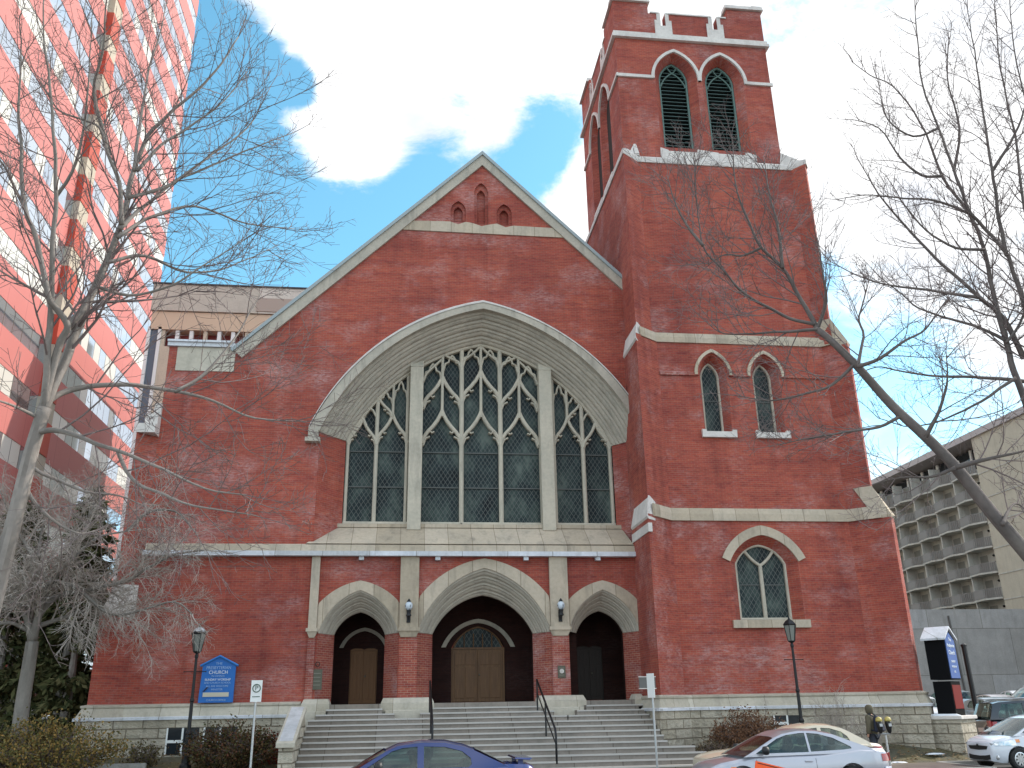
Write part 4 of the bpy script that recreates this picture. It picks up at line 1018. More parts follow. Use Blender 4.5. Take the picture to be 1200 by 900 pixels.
# podium
pod = thing('car_park_podium', 'low grey concrete car park podium under the balcony block', 'building', loc=(60, 48, 0))
def putp(o): o.parent = pod; o.matrix_parent_inverse = Matrix.Translation((-60, -48, 0)); return o
q = MB(); q.plate([(38, 0), (110, 0), (110, 8.4), (58.5, 8.4), (58.5, 10.2), (38, 10.2)], [[(57.2, 5.9), (57.2, 8.0), (90, 8.0), (90, 5.9)]], 48, 55); putp(q.build('wall', 'conc_dark'))
q = MB(); q.box(57, 91, 49.5, 50, 5.5, 8.2); putp(q.build('opening', 'dark'))
for x in (60.2, 66, 72):
    q = MB(); q.box(x, x+.5, 48.1, 48.6, 5.9, 8.0); putp(q.build('post', 'conc'))
q = MB(); q.box(47.8, 48.6, 47.6, 47.999, 5.0, 5.7); putp(q.build('wall_box', 'white'))
q = MB(); q.tube([(49.3, 47.9, 1), (48.9, 47.9, 9.6)], .09, 6); putp(q.build('drainpipe', 'rail'))
q = MB(); q.box(38, 110, 47.2, 47.3, 1.2, 2.5)
tag(q.build('lot_fence', 'rail'), 'long dark low fence at the back of the car park', 'fence')
# distant blocks: one behind the conifers, one unseen, added for the office windows to reflect
for (x0, x1, y0, y1, z1, mm, lab) in ((-75, -40, 62, 80, 30, 'conc', 'plain concrete block far behind the dark conifers'), (-8, 28, 80, 100, 56, 'beige', 'unseen tan block added behind the nave for the office tower windows to reflect')):
    q = MB(); q.box(x0, x1, y0, y1, 0, z1); tag(q.build('concrete_block', mm), lab, 'building')
# ================================================================== CARS
def paint(name, c, metal=.0):
    m = mat(name, c, .32, metal=metal, coat=1.0); m.node_tree.nodes['Principled BSDF'].inputs['Coat Roughness'].default_value = .06; return m
def glass_mat(name, tint, gl):
    m = bpy.data.materials.new(name); m.use_nodes = True; t = m.node_tree; t.nodes.clear()
    o = t.nodes.new('ShaderNodeOutputMaterial'); mx_ = t.nodes.new('ShaderNodeMixShader'); a = t.nodes.new('ShaderNodeBsdfTransparent'); b = t.nodes.new('ShaderNodeBsdfGlossy')
    lw = t.nodes.new('ShaderNodeFresnel'); lw.inputs[0].default_value = 1.42; mm = t.nodes.new('ShaderNodeMath'); mm.operation = 'ADD'; mm.inputs[1].default_value = gl; mm.use_clamp = True
    a.inputs[0].default_value = (*tint, 1); b.inputs['Roughness'].default_value = .02; b.inputs[0].default_value = (.9, .95, .95, 1)
    t.links.new(lw.outputs[0], mm.inputs[0]); t.links.new(mm.outputs[0], mx_.inputs[0]); t.links.new(a.outputs[0], mx_.inputs[1]); t.links.new(b.outputs[0], mx_.inputs[2]); t.links.new(mx_.outputs[0], o.inputs[0])
    return m
M['car_glass'] = glass_mat('car_glass', (.58, .66, .63), .02)
M['tyre'] = mat('tyre', (.018, .018, .018), .8); M['rim'] = mat('alloy_rim', (.55, .56, .58), .3, metal=.8)
M['trim'] = mat('black_plastic', (.015, .015, .017), .5); M['tail'] = mat('tail_lamp', (.35, .012, .012), .2, coat=1)
M['lamp'] = mat('clear_lamp', (.65, .68, .70), .08, metal=.5, coat=1); M['amber'] = mat('amber_lens', (.75, .22, .03), .2, coat=1)
M['plate'] = mat('licence_plate', (.65, .65, .66), .5); M['seat'] = mat('grey_seat', (.10, .10, .105), .9)
def interp(P, x):
    for (a, b), (c, d) in zip(P, P[1:]):
        if a <= x <= c:
            t_ = (x-a)/(c-a); return b + (d-b)*t_
    return P[0][1] if x < P[0][0] else P[-1][1]
def smoothi(P, x, h=.12): return sum(interp(P, x+o*h) for o in (-1, -.5, 0, .5, 1))/5
def car(name, label, pnt, sp, group='cars around the church', cat='car'):
    """local frame: front towards +x, ground z=0; returns the Empty"""
    root = thing(name, label, cat, group)
    L, W = sp['L'], sp['W']; hx = L/2; top = sp['top']; zb = .20; hw = W/2
    plan = sp.get('plan', [(-hx, .80), (-hx+.10, .90), (-hx+.45, .97), (-hx+1.1, 1.0), (hx-1.3, 1.0), (hx-.55, .96), (hx-.16, .86), (hx-.03, .70), (hx, .62)])
    def width(x): return hw*smoothi(plan, x, .06)
    def sect(x):
        w_ = width(x); zt = smoothi(top, x, .10); e = min(1, (hx-abs(x))/.25); lowx = zb + .05*(1-e)
        sh = zt - .07
        return [(0, lowx), (w_*.88, lowx), (w_*.97, lowx+.10), (w_*.995, lowx+(sh-lowx)*.35), (w_, lowx+(sh-lowx)*.62), (w_*.985, lowx+(sh-lowx)*.80), (w_*.95, sh), (w_*.86, zt-.01), (w_*.5, zt+.012), (0, zt+.018)]
    def side_y(x, z):
        P = sect(x)[1:8]
        for (ya, za), (yb, zb_) in zip(P, P[1:]):
            if za <= z <= zb_: return ya + (yb-ya)*(z-za)/(zb_-za+1e-9)
        return P[3][0]
    xs = [-hx, -hx+.02, -hx+.07] + [-hx+.07 + (L-.14)*k/44 for k in range(1, 44)] + [hx-.07, hx-.02, hx]
    b = MB(); rows = []
    for i, x in enumerate(xs):
        P = sect(x); s_ = {0: .90, len(xs)-1: .90, 1: .97, len(xs)-2: .97}.get(i, 1.0); zc = .5
        P = [(y*s_, zc+(z-zc)*s_) for y, z in P]
        rows.append([(x, y, z) for y, z in P] + [(x, -y, z) for y, z in reversed(P[1:-1])])
    k = len(rows[0]); b.add([p for r_ in rows for p in r_], [(a*k+i, a*k+(i+1) % k, (a+1)*k+(i+1) % k, (a+1)*k+i) for a in range(len(rows)-1) for i in range(k)] + [tuple(range(k)), tuple(range(len(rows)*k-1, (len(rows)-1)*k-1, -1))])
    body = b.build('body', pnt, None, smooth=True)
    # wheel arches
    wr = sp.get('wr', .315); axf, axr = sp['ax']
    cut = MB()
    for ax in (axf, axr):
        for s in (-1, 1):
            cut.lathe([(wr+.055, -.24 if s > 0 else -.14), (wr+.055, .14 if s > 0 else .24)], (ax, s*(hw-.10), wr+.01), 28, 'y')
    co = cut.build('cutter', 'trim')
    bo = body.modifiers.new('b', 'BOOLEAN'); bo.operation = 'DIFFERENCE'; bo.object = co; bo.solver = 'EXACT'
    dg = bpy.context.evaluated_depsgraph_get(); me = bpy.data.meshes.new_from_object(body.evaluated_get(dg)); body.modifiers.clear(); body.data = me
    bpy.data.objects.remove(co)
    me.polygons.foreach_set('use_smooth', [True]*len(me.polygons)); me.set_sharp_from_angle(angle=R(32))
    body.parent = root
    for ax in (axf, axr):
        for s in (-1, 1):
            w_ = MB(); yo = s*(hw-.03); yi = s*(hw-.22); a0, a1 = sorted((yo, yi))
            w_.lathe([(wr-.09, a0-.0), (wr-.03, a0), (wr, a0+.03), (wr, a1-.03), (wr-.03, a1), (wr-.09, a1)], (ax, 0, wr), 26, 'y')
            wo = w_.build('wheel', 'tyre', root, smooth=False)
            r_ = MB(); yy = s*(hw-.035)
            r_.lathe([(wr-.10, -.03), (wr-.10, .005), (wr-.13, .012), (wr-.135, -.02)] if s > 0 else [(wr-.135, .02), (wr-.13, -.012), (wr-.10, -.005), (wr-.10, .03)], (ax, yy, wr), 24, 'y')
            r_.lathe([(.055, -.03), (.055, .012)] if s > 0 else [(.055, -.012), (.055, .03)], (ax, yy, wr), 12, 'y')
            ns = sp.get('spokes', 7)
            for q in range(ns):
                an = 2*math.pi*q/ns + .3; c_, s_ = math.cos(an), math.sin(an)
                y1_, y2_ = sorted((yy - s*.03, yy + s*.006))
                P = [(ax + c_*.05 - s_*.035, wr + s_*.05 + c_*.035), (ax + c_*(wr-.12) - s_*.022, wr + s_*(wr-.12) + c_*.022), (ax + c_*(wr-.12) + s_*.022, wr + s_*(wr-.12) - c_*.022), (ax + c_*.05 + s_*.035, wr + s_*.05 - c_*.035)]
                r_.add([(u, y1_, v) for u, v in P] + [(u, y2_, v) for u, v in P], [(0, 1, 2, 3), (7, 6, 5, 4), (0, 4, 5, 1), (1, 5, 6, 2), (2, 6, 7, 3), (3, 7, 4, 0)])
            r_.build('rim', 'rim', wo)
    # greenhouse
    G = sp['green']; zbelt = sp['belt']; zr = max(z for x, z in G); wb = hw*.915; wt = hw*sp.get('tumble', .70)
    def gy(z): return wb + (wt-wb)*max(0, min(1, (z-zbelt)/(zr-zbelt)))
    wins = sp['wins']
    for s in (-1, 1):
        q = MB(); T = lambda u, v, w_, s=s: (u, s*(gy(v)-w_), v)
        q.plate(G, wins, 0, .05, T); q.build('pillar_frame', pnt, root)
        for wn in wins:
            q = MB(); q.plate(wn, (), .018, .024, T)
            g_ = q.build('side_window', 'car_glass', root)
    # roof skin and screens: strips across the car between silhouette points
    roofi = sp['roof']   # indices into G of the roof run, front to back
    def strip(i0, i1, crown, th, m_, nm, inset=0.0, lift=0.0):
        A, Bp = G[i0], G[i1]; q = MB(); n = 8; rows = []
        for t_ in [j/6 for j in range(7)]:
            u = A[0] + (Bp[0]-A[0])*t_; v = A[1] + (Bp[1]-A[1])*t_; y = gy(v) - inset
            rows.append([(u + (crown*.9*(1-(2*j/n-1)**2) if nm == 'windscreen' else (-crown*.9*(1-(2*j/n-1)**2) if nm == 'rear_window' else 0)), y*(2*j/n-1), v + lift + crown*.5*(1-(2*j/n-1)**2)) for j in range(n+1)])
        k = n+1; q.add([p for r_ in rows for p in r_], [(a*k+i, a*k+i+1, (a+1)*k+i+1, (a+1)*k+i) for a in range(6) for i in range(n)])
        return q.build(nm, m_, root, smooth=True)
    n = len(G)
    q = MB(); rows = []
    nn_ = 10
    for idx in roofi:
        u, v = G[idx]; y = gy(v); rows.append([(u, y*(2*j/nn_-1), v + .045*(1-(2*j/nn_-1)**4)*(1 if idx not in (roofi[0], roofi[-1]) else .8)) for j in range(nn_+1)])
    k = nn_+1; q.add([p for r_ in rows for p in r_], [(a*k+i, a*k+i+1, (a+1)*k+i+1, (a+1)*k+i) for a in range(len(rows)-1) for i in range(nn_)])
    q.build('roof', pnt, root, smooth=True)
    strip(sp['ws'][0], sp['ws'][1], .07, .01, 'car_glass', 'windscreen'); strip(sp['rs'][0], sp['rs'][1], .05, .01, 'car_glass', 'rear_window')
    # cabin floor, dash, seats
    x0 = G[sp['rs'][0]][0]; x1 = G[sp['ws'][0]][0]
    q = MB(); q.box(min(x0, x1)+.3, max(x0, x1)-.5, -wb+.08, wb-.08, zbelt-.12, zbelt-.045); q.build('interior', 'trim', root)
    for sx in sp['seats']:
        for s in (-1, 1):
            q = MB(); q.hexa([(sx-.08, s*.36-.22, zbelt-.05), (sx+.08, s*.36-.22, zbelt-.05), (sx+.08, s*.36+.22, zbelt-.05), (sx-.08, s*.36+.22, zbelt-.05)], [(sx-.17, s*.36-.2, zbelt+.14), (sx-.05, s*.36-.2, zbelt+.14), (sx-.05, s*.36+.2, zbelt+.14), (sx-.17, s*.36+.2, zbelt+.14)])
            q.box(sx-.2, sx-.10, s*.36-.11, s*.36+.11, zbelt+.16, zbelt+.34); q.build('seat', 'seat', root, bevel=.03)
    # mirrors
    mxx = sp.get('mirror', x1-.55)
    for s in (-1, 1):
        q = MB(); q.lathe([(.02, -.07), (.085, -.05), (.10, 0), (.085, .06), (.03, .09)], (mxx, s*(hw+.09), zbelt+.09), 10, 'x'); q.box(mxx-.03, mxx+.03, min(s*(hw-.08), s*(hw+.05)), max(s*(hw-.08), s*(hw+.05)), zbelt+.01, zbelt+.06)
        q.build('mirror', sp.get('mirror_mat', 'trim'), root, smooth=True)
    # door seams, handles, side moulding
    for s in (-1, 1):
        for x in sp['seams']:
            q = MB(); zz_ = [.32, .45, .6, .75, zbelt-.1]; q.tube([(x, s*(side_y(x, z)+.000), z) for z in zz_], .006, 4); q.build('door_seam', 'trim', root)
        for x in sp['handles']:
            q = MB(); z = zbelt-.16; y = side_y(x, z)*s; q.box(x-.09, x+.09, min(y-s*.01, y+s*.03), max(y-s*.01, y+s*.03), z-.018, z+.018); q.build('door_handle', sp.get('handle_mat', pnt), root, bevel=.008)
        if sp.get('mould'):
            q = MB(); zm = sp['mould']; X = [axr+.45 + (axf-.45-axr-.45)*j/8 for j in range(9)]; q.tube([(x, s*(side_y(x, zm)), zm) for x in X], .022, 6); q.build('side_moulding', pnt, root)
    return root, side_y, sect, width
def place(root, x, y, z, rz): root.location = (x, y, z); root.rotation_euler = (0, 0, rz); return root
def lens(root, pts, yy, th, m_, nm, axis='x'):
    """small lamp: polygon in (y,z) standing on an end face, or (x,z) on a flank"""
    q = MB(); a0, a1 = sorted((yy, yy+th))
    T = (lambda u, v, w_: (w_, u, v)) if axis == 'x' else (lambda u, v, w_: (u, w_, v))
    q.plate(pts, (), a0, a1, T); return q.build(nm, m_, root, bevel=.01)
def wrap_lamp(root, sy, x0, x1, z0, z1, s, m_, nm, e=.012, slant=0.0):
    """lamp skin lying on the body side between two x"""
    q = MB(); n = 7; rows = []
    for j in range(n+1):
        x = x0+(x1-x0)*j/n; zt = z1 + slant*(j/n); rows.append([(x + (.004 if j == n else 0), s*(sy(x, z) + e), z) for z in (z0 + (z1-z0)*.0, (z0+zt)/2, zt)])
    q.add([p for r_ in rows for p in r_], [(a*3+i, a*3+i+1, (a+1)*3+i+1, (a+1)*3+i) for a in range(n) for i in range(2)]); return q.build(nm, m_, root, smooth=True)

# --- blue saloon on the near lane, heading left
SP_SALOON = dict(L=4.45, W=1.72, belt=.93, ax=(1.32, -1.27), wr=.31, tumble=.72,
    top=[(-2.3, .86), (-2.15, 1.0), (-1.6, 1.02), (-1.3, .98), (-.5, .93), (.9, .93), (1.2, .90), (1.9, .77), (2.15, .66), (2.3, .55)],
    green=[(1.28, .90), (.62, 1.27), (.40, 1.36), (-.05, 1.41), (-.5, 1.40), (-.85, 1.33), (-1.05, 1.26), (-1.62, 1.0), (-1.75, .93)],
    wins=[[(1.0, .97), (.50, 1.27), (.30, 1.325), (.02, 1.345), (.02, .97)], [(-.10, .97), (-.10, 1.345), (-.5, 1.33), (-.82, 1.25), (-.98, 1.13), (-1.0, 1.02), (-.93, .97)]],
    roof=[1, 2, 3, 4, 5, 6], ws=(0, 1), rs=(7, 6), seats=[-.05, -.85], seams=[.95, -.04, -1.0], handles=[.12, -.85])
M['blue_paint'] = paint('blue_paint', (.008, .024, .135), .3)
blue, sy, _, _ = car('saloon_car', 'blue saloon with small boot spoiler passing in front of the church steps', M['blue_paint'], SP_SALOON)
q = MB(); q.hexa([(-2.12, -.62, 1.06), (-1.82, -.62, 1.085), (-1.82, .62, 1.085), (-2.12, .62, 1.06)], [(-2.18, -.60, 1.10), (-1.85, -.60, 1.115), (-1.85, .60, 1.115), (-2.18, .60, 1.10)])
for s in (-1, 1): q.box(-2.0, -1.9, s*.5-.03, s*.5+.03, 1.0, 1.07)
q.build('spoiler', 'blue_paint', blue, bevel=.01)
for s in (-1, 1): wrap_lamp(blue, sy, -2.2, -1.9, .72, .92, s, 'tail', 'tail_light'); wrap_lamp(blue, sy, 1.85, 2.15, .55, .66, s, 'lamp', 'headlight')
place(blue, -2.62, -14.35, 0, math.pi)

# --- silver coupe in the far lane, heading left
SP_COUPE = dict(L=4.44, W=1.70, belt=.90, ax=(1.40, -1.22), wr=.31, tumble=.70,
    top=[(-2.3, .84), (-2.15, .97), (-1.5, 1.0), (-1.1, .95), (-.5, .90), (.9, .88), (1.2, .86), (1.9, .74), (2.12, .64), (2.3, .52)],
    green=[(1.35, .85), (.55, 1.24), (.30, 1.33), (-.1, 1.385), (-.5, 1.375), (-.9, 1.30), (-1.15, 1.21), (-1.75, .99), (-1.9, .90)],
    wins=[[(1.05, .92), (.46, 1.23), (.22, 1.30), (-.10, 1.335), (-.24, 1.338), (-.24, .93)], [(-.29, .935), (-.29, 1.337), (-.55, 1.315), (-.9, 1.22), (-1.28, 1.03), (-1.3, .985), (-1.1, .965)]],
    roof=[1, 2, 3, 4, 5, 6], ws=(0, 1), rs=(7, 6), seats=[-.1, -.85], seams=[1.05, -.36], handles=[-.18], mould=.50, mirror=.86)
M['silver_paint'] = paint('silver_paint', (.40, .40, .45), .5)
silver, sy, _, _ = car('coupe_car', 'silver two door coupe passing the right side of the church', M['silver_paint'], SP_COUPE)
for s in (-1, 1):
    wrap_lamp(silver, sy, -2.19, -2.0, .70, .86, s, 'tail', 'tail_light', slant=.0); wrap_lamp(silver, sy, 1.68, 2.14, .54, .63, s, 'lamp', 'headlight', slant=-.05); wrap_lamp(silver, sy, 1.55, 1.67, .58, .66, s, 'amber', 'indicator')
q = MB(); q.box(-2.235, -2.20, -.7, .7, .70, .88); q.build('tail_panel', 'tail', silver)
q = MB(); q.hexa([(-2.23, -.70, .40), (-2.0, -.84, .40), (-2.0, .84, .40), (-2.23, .70, .40)], [(-2.27, -.68, .58), (-2.02, -.845, .58), (-2.02, .845, .58), (-2.27, .68, .58)]); q.build('rear_bumper', 'silver_paint', silver, bevel=.03)
place(silver, 6.18, -11.25, 0, math.pi)

# --- tan saloon parked at the far kerb
SP_TAN = dict(SP_SALOON); SP_TAN.update(L=4.95, W=1.80, ax=(1.55, -1.45), belt=.92, seats=[-.75, -1.45], seams=[.45, -.75], handles=[-.55],
    top=[(-2.55, .80), (-2.4, .93), (-1.9, 1.0), (-1.5, .97), (-.5, .93), (.3, .93), (.7, .92), (1.9, .80), (2.35, .70), (2.55, .56)],
    green=[(.82, .91), (.06, 1.27), (-.20, 1.37), (-.6, 1.43), (-1.0, 1.42), (-1.35, 1.34), (-1.5, 1.27), (-2.0, 1.0), (-2.06, .93)],
    wins=[[(.5, .98), (-.05, 1.27), (-.25, 1.335), (-.65, 1.365), (-.65, .98)], [(-.75, .98), (-.75, 1.365), (-1.0, 1.35), (-1.3, 1.26), (-1.45, 1.14), (-1.5, 1.02), (-1.4, .98)]])
M['tan_paint'] = paint('tan_paint', (.66, .56, .42), .0)
M['brown_paint'] = paint('brown_paint', (.06, .035, .028), .3)
tan, sy, _, _ = car('saloon_car', 'long cream coupe parked at the kerb behind the silver coupe', M['tan_paint'], SP_TAN)
for s in (-1, 1): wrap_lamp(tan, sy, -2.4, -2.1, .68, .88, s, 'tail', 'tail_light'); wrap_lamp(tan, sy, 1.95, 2.3, .56, .68, s, 'lamp', 'headlight')
rows = []
for j in range(0):
    x = 1.28 + 1.10*j/8; z = smoothi(SP_TAN['top'], x, .1); hwd = .74 - .10*(j/8)**2
    rows.append([(x, hwd*(2*i/8-1), z + .028 - .012*abs(2*i/8-1)**2) for i in range(9)])
place(tan, 7.47, -8.2, 0, math.pi)

# --- white hatchback at the corner, front towards the left
SP_HATCH = dict(L=4.05, W=1.70, belt=.98, ax=(1.30, -1.25), wr=.30, tumble=.74, spokes=9,
    top=[(-2.1, .86), (-1.95, 1.02), (-1.5, 1.02), (-1.0, .99), (.7, .98), (1.05, .99), (1.4, .95), (1.75, .88), (1.95, .80), (2.1, .72)],
    green=[(1.40, .93), (.40, 1.38), (.20, 1.44), (-.3, 1.49), (-.9, 1.47), (-1.35, 1.42), (-1.70, 1.35), (-1.90, 1.05), (-1.92, .98)],
    wins=[[(1.05, 1.02), (.45, 1.33), (.25, 1.38), (-.20, 1.41), (-.20, 1.03)], [(-.3, 1.03), (-.3, 1.41), (-.9, 1.39), (-1.2, 1.34), (-1.35, 1.12), (-1.3, 1.06)]],
    roof=[1, 2, 3, 4, 5, 6], ws=(0, 1), rs=(7, 6), seats=[-.1, -.9], seams=[.95, -.25, -1.25], handles=[-.1, -1.05],
    plan=[(-2.02, .80), (-1.9, .92), (-1.5, .98), (-.9, 1.0), (.9, 1.0), (1.45, .95), (1.8, .85), (1.95, .74), (2.02, .64)])
M['white_paint'] = paint('white_car_paint', (.66, .68, .74))
hat, sy, _, _ = car('hatchback_car', 'small white hatchback at the street corner on the far right', M['white_paint'], SP_HATCH); SP_HATCH['mirror_mat'] = M['white_paint']
fx = 2.02
for s in (-1, 1):
    wrap_lamp(hat, sy, 1.35, 1.94, .68, .84, s, 'lamp', 'headlight', e=.016, slant=-.06); wrap_lamp(hat, sy, 1.22, 1.36, .76, .85, s, 'amber', 'indicator', e=.014)
    lens(hat, [(s*.30, .66), (s*.52, .63), (s*.60, .74), (s*.42, .76)], fx-.14, .12, 'lamp', 'headlight')
    q = MB(); q.lathe([(.075, 0), (.07, .03), (.03, .045)], (1.90, s*.62, .36), 12, 'x'); q.build('fog_light', 'lamp', hat)
lens(hat, [(-.36, .57), (-.42, .655), (0, .67), (.42, .655), (.36, .57), (0, .55)], fx-.03, .05, 'trim', 'grille')
lens(hat, [(-.43, .672), (0, .69), (.43, .672), (.43, .660), (0, .675), (-.43, .660)], fx-.03, .055, 'rim', 'grille_bar')
q = MB(); q.lathe([(.001, 0), (.05, .004), (.045, .012), (.001, .014)], (fx+.02, 0, .675), 14, 'x'); q.build('badge', 'trim', hat)
lens(hat, [(-.47, .30), (-.47, .43), (-.25, .40), (0, .39), (.25, .40), (.47, .43), (.47, .30), (.3, .275), (-.3, .275)], fx-.03, .045, 'trim', 'air_intake')
place(hat, 16.45, -6.0, .03, math.pi + R(4))

# --- dark SUV with its tail towards the church
SP_SUV = dict(L=4.9, W=1.95, belt=1.15, ax=(1.5, -1.45), wr=.37, tumble=.80,
    top=[(-2.6, .95), (-2.4, 1.15), (-1.8, 1.16), (.9, 1.14), (1.3, 1.12), (2.1, 1.02), (2.35, .9), (2.6, .7)],
    green=[(1.30, 1.10), (.60, 1.66), (.35, 1.74), (-.3, 1.79), (-1.2, 1.78), (-2.0, 1.73), (-2.2, 1.68), (-2.38, 1.22), (-2.40, 1.15)],
    wins=[[(1.0, 1.2), (.5, 1.62), (.3, 1.68), (-.1, 1.70), (-.1, 1.2)], [(-.2, 1.2), (-.2, 1.70), (-1.1, 1.70), (-1.1, 1.2)], [(-1.2, 1.2), (-1.2, 1.69), (-1.9, 1.66), (-2.1, 1.3), (-2.1, 1.2)]],
    roof=[1, 2, 3, 4, 5, 6], ws=(0, 1), rs=(7, 6), seats=[0, -1.0], seams=[.9, -.15, -1.15], handles=[0, -1.0])
M['navy_paint'] = paint('black_navy_paint', (.010, .012, .022), .3)
suv, sy, _, _ = car('suv_car', 'black SUV seen from behind in the car park right of the church', M['navy_paint'], SP_SUV)
for s in (-1, 1):
    lens(suv, [(s*.66, .88), (s*.66, 1.12), (s*.92, 1.12), (s*.92, .88)], -2.47, .05, 'tail', 'tail_light'); wrap_lamp(suv, sy, -2.43, -2.2, .88, 1.08, s, 'tail', 'tail_light')
    q = MB(); q.tube([(-2.0, s*.72, 1.84), (-1, s*.74, 1.86), (.3, s*.72, 1.82)], .02, 6); q.build('roof_rail', 'rim', suv)
lens(suv, [(-.26, .72), (.26, .72), (.26, .86), (-.26, .86)], -2.48, .03, 'plate', 'licence_plate')
lens(suv, [(-.93, .35), (.93, .35), (.9, .58), (-.9, .58)], -2.50, .06, 'trim', 'rear_bumper')
place(suv, 20.6, -1.3, .17, R(-14))
# --- cars further back in the lot
M['far_white'] = paint('far_white_paint', (.62, .65, .70)); M['far_teal'] = paint('far_blue_grey_paint', (.30, .40, .46), .3)
f1, sy, _, _ = car('hatchback_car', 'pale blue hatchback parked behind the sign pillar', M['far_teal'], SP_HATCH); place(f1, 24.2, 7.0, .58, R(-100))
for s in (-1, 1): wrap_lamp(f1, sy, 1.5, 1.94, .66, .78, s, 'lamp', 'headlight')
f2 = copy_tree(suv); f2['label'] = 'white van-like car at the back of the car park, next to the fence'
for o in f2.children:
    if o.name.startswith(('body', 'roof', 'pillar')) and o.data.materials and o.data.materials[0] == M['navy_paint']:
        o.data = o.data.copy(); o.data.materials[0] = M['far_white']
place(f2, 31.5, 14, .85, R(170))
f3, sy, _, _ = car('saloon_car', 'white saloon in the car park behind the black SUV', M['far_white'], SP_SALOON); place(f3, 27.0, 6.5, .52, R(175))
for s in (-1, 1): wrap_lamp(f3, sy, -2.2, -1.9, .72, .92, s, 'tail', 'tail_light'); wrap_lamp(f3, sy, 1.85, 2.15, .55, .66, s, 'lamp', 'headlight')

for src, lab, x, y, z, rz in ((f3, 'white saloon furthest back in the car park, near the podium wall', 34.5, 20, 1.05, 80), (f1, 'pale blue hatchback in the back row of the car park', 30.0, 20, 1.05, 85), (blue, 'blue saloon parked in the back row of the car park', 39.5, 20.5, 1.05, 88), (f3, 'white saloon beside the dark post in the car park', 23.6, 12.5, .8, -95), (silver, 'silver coupe parked further off in the car park', 28.4, 13.0, .85, -88)):
    c = copy_tree(src); c['label'] = lab; place(c, x, y, z, R(rz))
# ================================================================== PEOPLE
def skin(name, joints, edges, m_, parent, root=0, sub=2):
    me = bpy.data.meshes.new(name); me.from_pydata([j[0] for j in joints], edges, []); me.materials.append(m_)
    o = bpy.data.objects.new(name, me); COL.objects.link(o); o.parent = parent
    sk = o.modifiers.new('skin', 'SKIN'); sk.use_smooth_shade = True
    lay = me.skin_vertices[0].data if me.skin_vertices else None
    if lay is None:
        bm = bmesh.new(); bm.from_mesh(me); bm.verts.layers.skin.verify(); bm.to_mesh(me); bm.free(); lay = me.skin_vertices[0].data
    for i, j in enumerate(joints):
        r_ = j[1]; lay[i].radius = r_ if isinstance(r_, tuple) else (r_, r_); lay[i].use_root = (i == root)
    sb = o.modifiers.new('sub', 'SUBSURF'); sb.levels = sub; sb.render_levels = sub
    dg = bpy.context.evaluated_depsgraph_get(); nm = bpy.data.meshes.new_from_object(o.evaluated_get(dg)); o.modifiers.clear(); o.data = nm
    nm.polygons.foreach_set('use_smooth', [True]*len(nm.polygons))
    return o
SKINM = mat('skin', (.45, .25, .17), .6); OLIVE = mat('olive_jacket', (.10, .085, .055), .9); JEAN = mat('dark_trousers', (.03, .035, .05), .9); HAIRM = mat('brown_hair', (.05, .03, .02), .8)
def head(parent, c, hair=True, hood=None):
    x, y, z = c
    h = MB(); prof = [(.02, -.125), (.055, -.115), (.068, -.08), (.077, -.02), (.08, .03), (.072, .075), (.045, .108), (.005, .12)]
    h.lathe(prof, (x, y, z), 14); return h
# walker on the pavement, back to the street, walking right
wk = thing('person', 'person in olive hooded jacket with dark backpack walking on the pavement', 'person', loc=(11.35, -5.75, .15), rz=R(30))
J = [((0, 0, .95), (.13, .10)), ((0, .01, 1.12), (.125, .095)), ((0, .02, 1.34), (.15, .10)), ((0, .02, 1.46), (.07, .065)), ((0, .035, 1.53), (.055, .055)), ((0, .045, 1.63), (.085, .095)), ((0, .05, 1.71), (.06, .07)),
     ((.17, .01, 1.41), .055), ((.23, -.04, 1.15), .045), ((.24, .10, .93), .034), ((.24, .15, .86), .03),
     ((-.17, .01, 1.41), .055), ((-.23, -.02, 1.15), .045), ((-.25, .02, .91), .034), ((-.25, .04, .83), .03),
     ((.09, 0, .86), .085), ((.10, .12, .50), .06), ((.10, .06, .10), .04), ((.10, .20, .04), .035),
     ((-.09, 0, .86), .085), ((-.10, -.02, .50), .06), ((-.10, -.26, .14), .04), ((-.10, -.16, .04), .035)]
E_ = [(0, 1), (1, 2), (2, 3), (3, 4), (4, 5), (5, 6), (2, 7), (7, 8), (8, 9), (9, 10), (2, 11), (11, 12), (12, 13), (13, 14), (0, 15), (15, 16), (16, 17), (17, 18), (0, 19), (19, 20), (20, 21), (21, 22)]
skin('body', J, E_, SKINM, wk)
up = lambda r_, k_: tuple(a+k_ for a in r_) if isinstance(r_, tuple) else r_+k_
JJ = [J[i] for i in (0, 1, 2, 3, 7, 8, 9, 11, 12, 13)]
skin('jacket', [((0, 0, .84), (.165, .125))] + [(p, up(r_, .03)) for p, r_ in JJ], [(0, 1), (1, 2), (2, 3), (3, 4), (3, 5), (5, 6), (6, 7), (3, 8), (8, 9), (9, 10)], OLIVE, wk)
TT = [J[i] for i in (0, 15, 16, 17, 19, 20, 21)]
skin('trousers', [(p, up(r_, .02)) for p, r_ in TT], [(0, 1), (1, 2), (2, 3), (0, 4), (4, 5), (5, 6)], JEAN, wk)
q = MB(); q.lathe([(.06, -.16), (.105, -.10), (.118, 0), (.11, .07), (.07, .115), (.01, .13)], (0, .03, 1.64), 14); hd = q.build('hood', OLIVE, wk, smooth=True)
for s in (-1, 1):
    q = MB(); x = s*.10; yy = .05 if s > 0 else -.26; q.hexa([(x-.045, yy-.08, .0), (x+.045, yy-.08, 0), (x+.045, yy+.20, 0), (x-.045, yy+.20, 0)], [(x-.04, yy-.06, .10), (x+.04, yy-.06, .10), (x+.035, yy+.17, .05), (x-.035, yy+.17, .05)]); q.build('shoe', 'black', wk, bevel=.02)
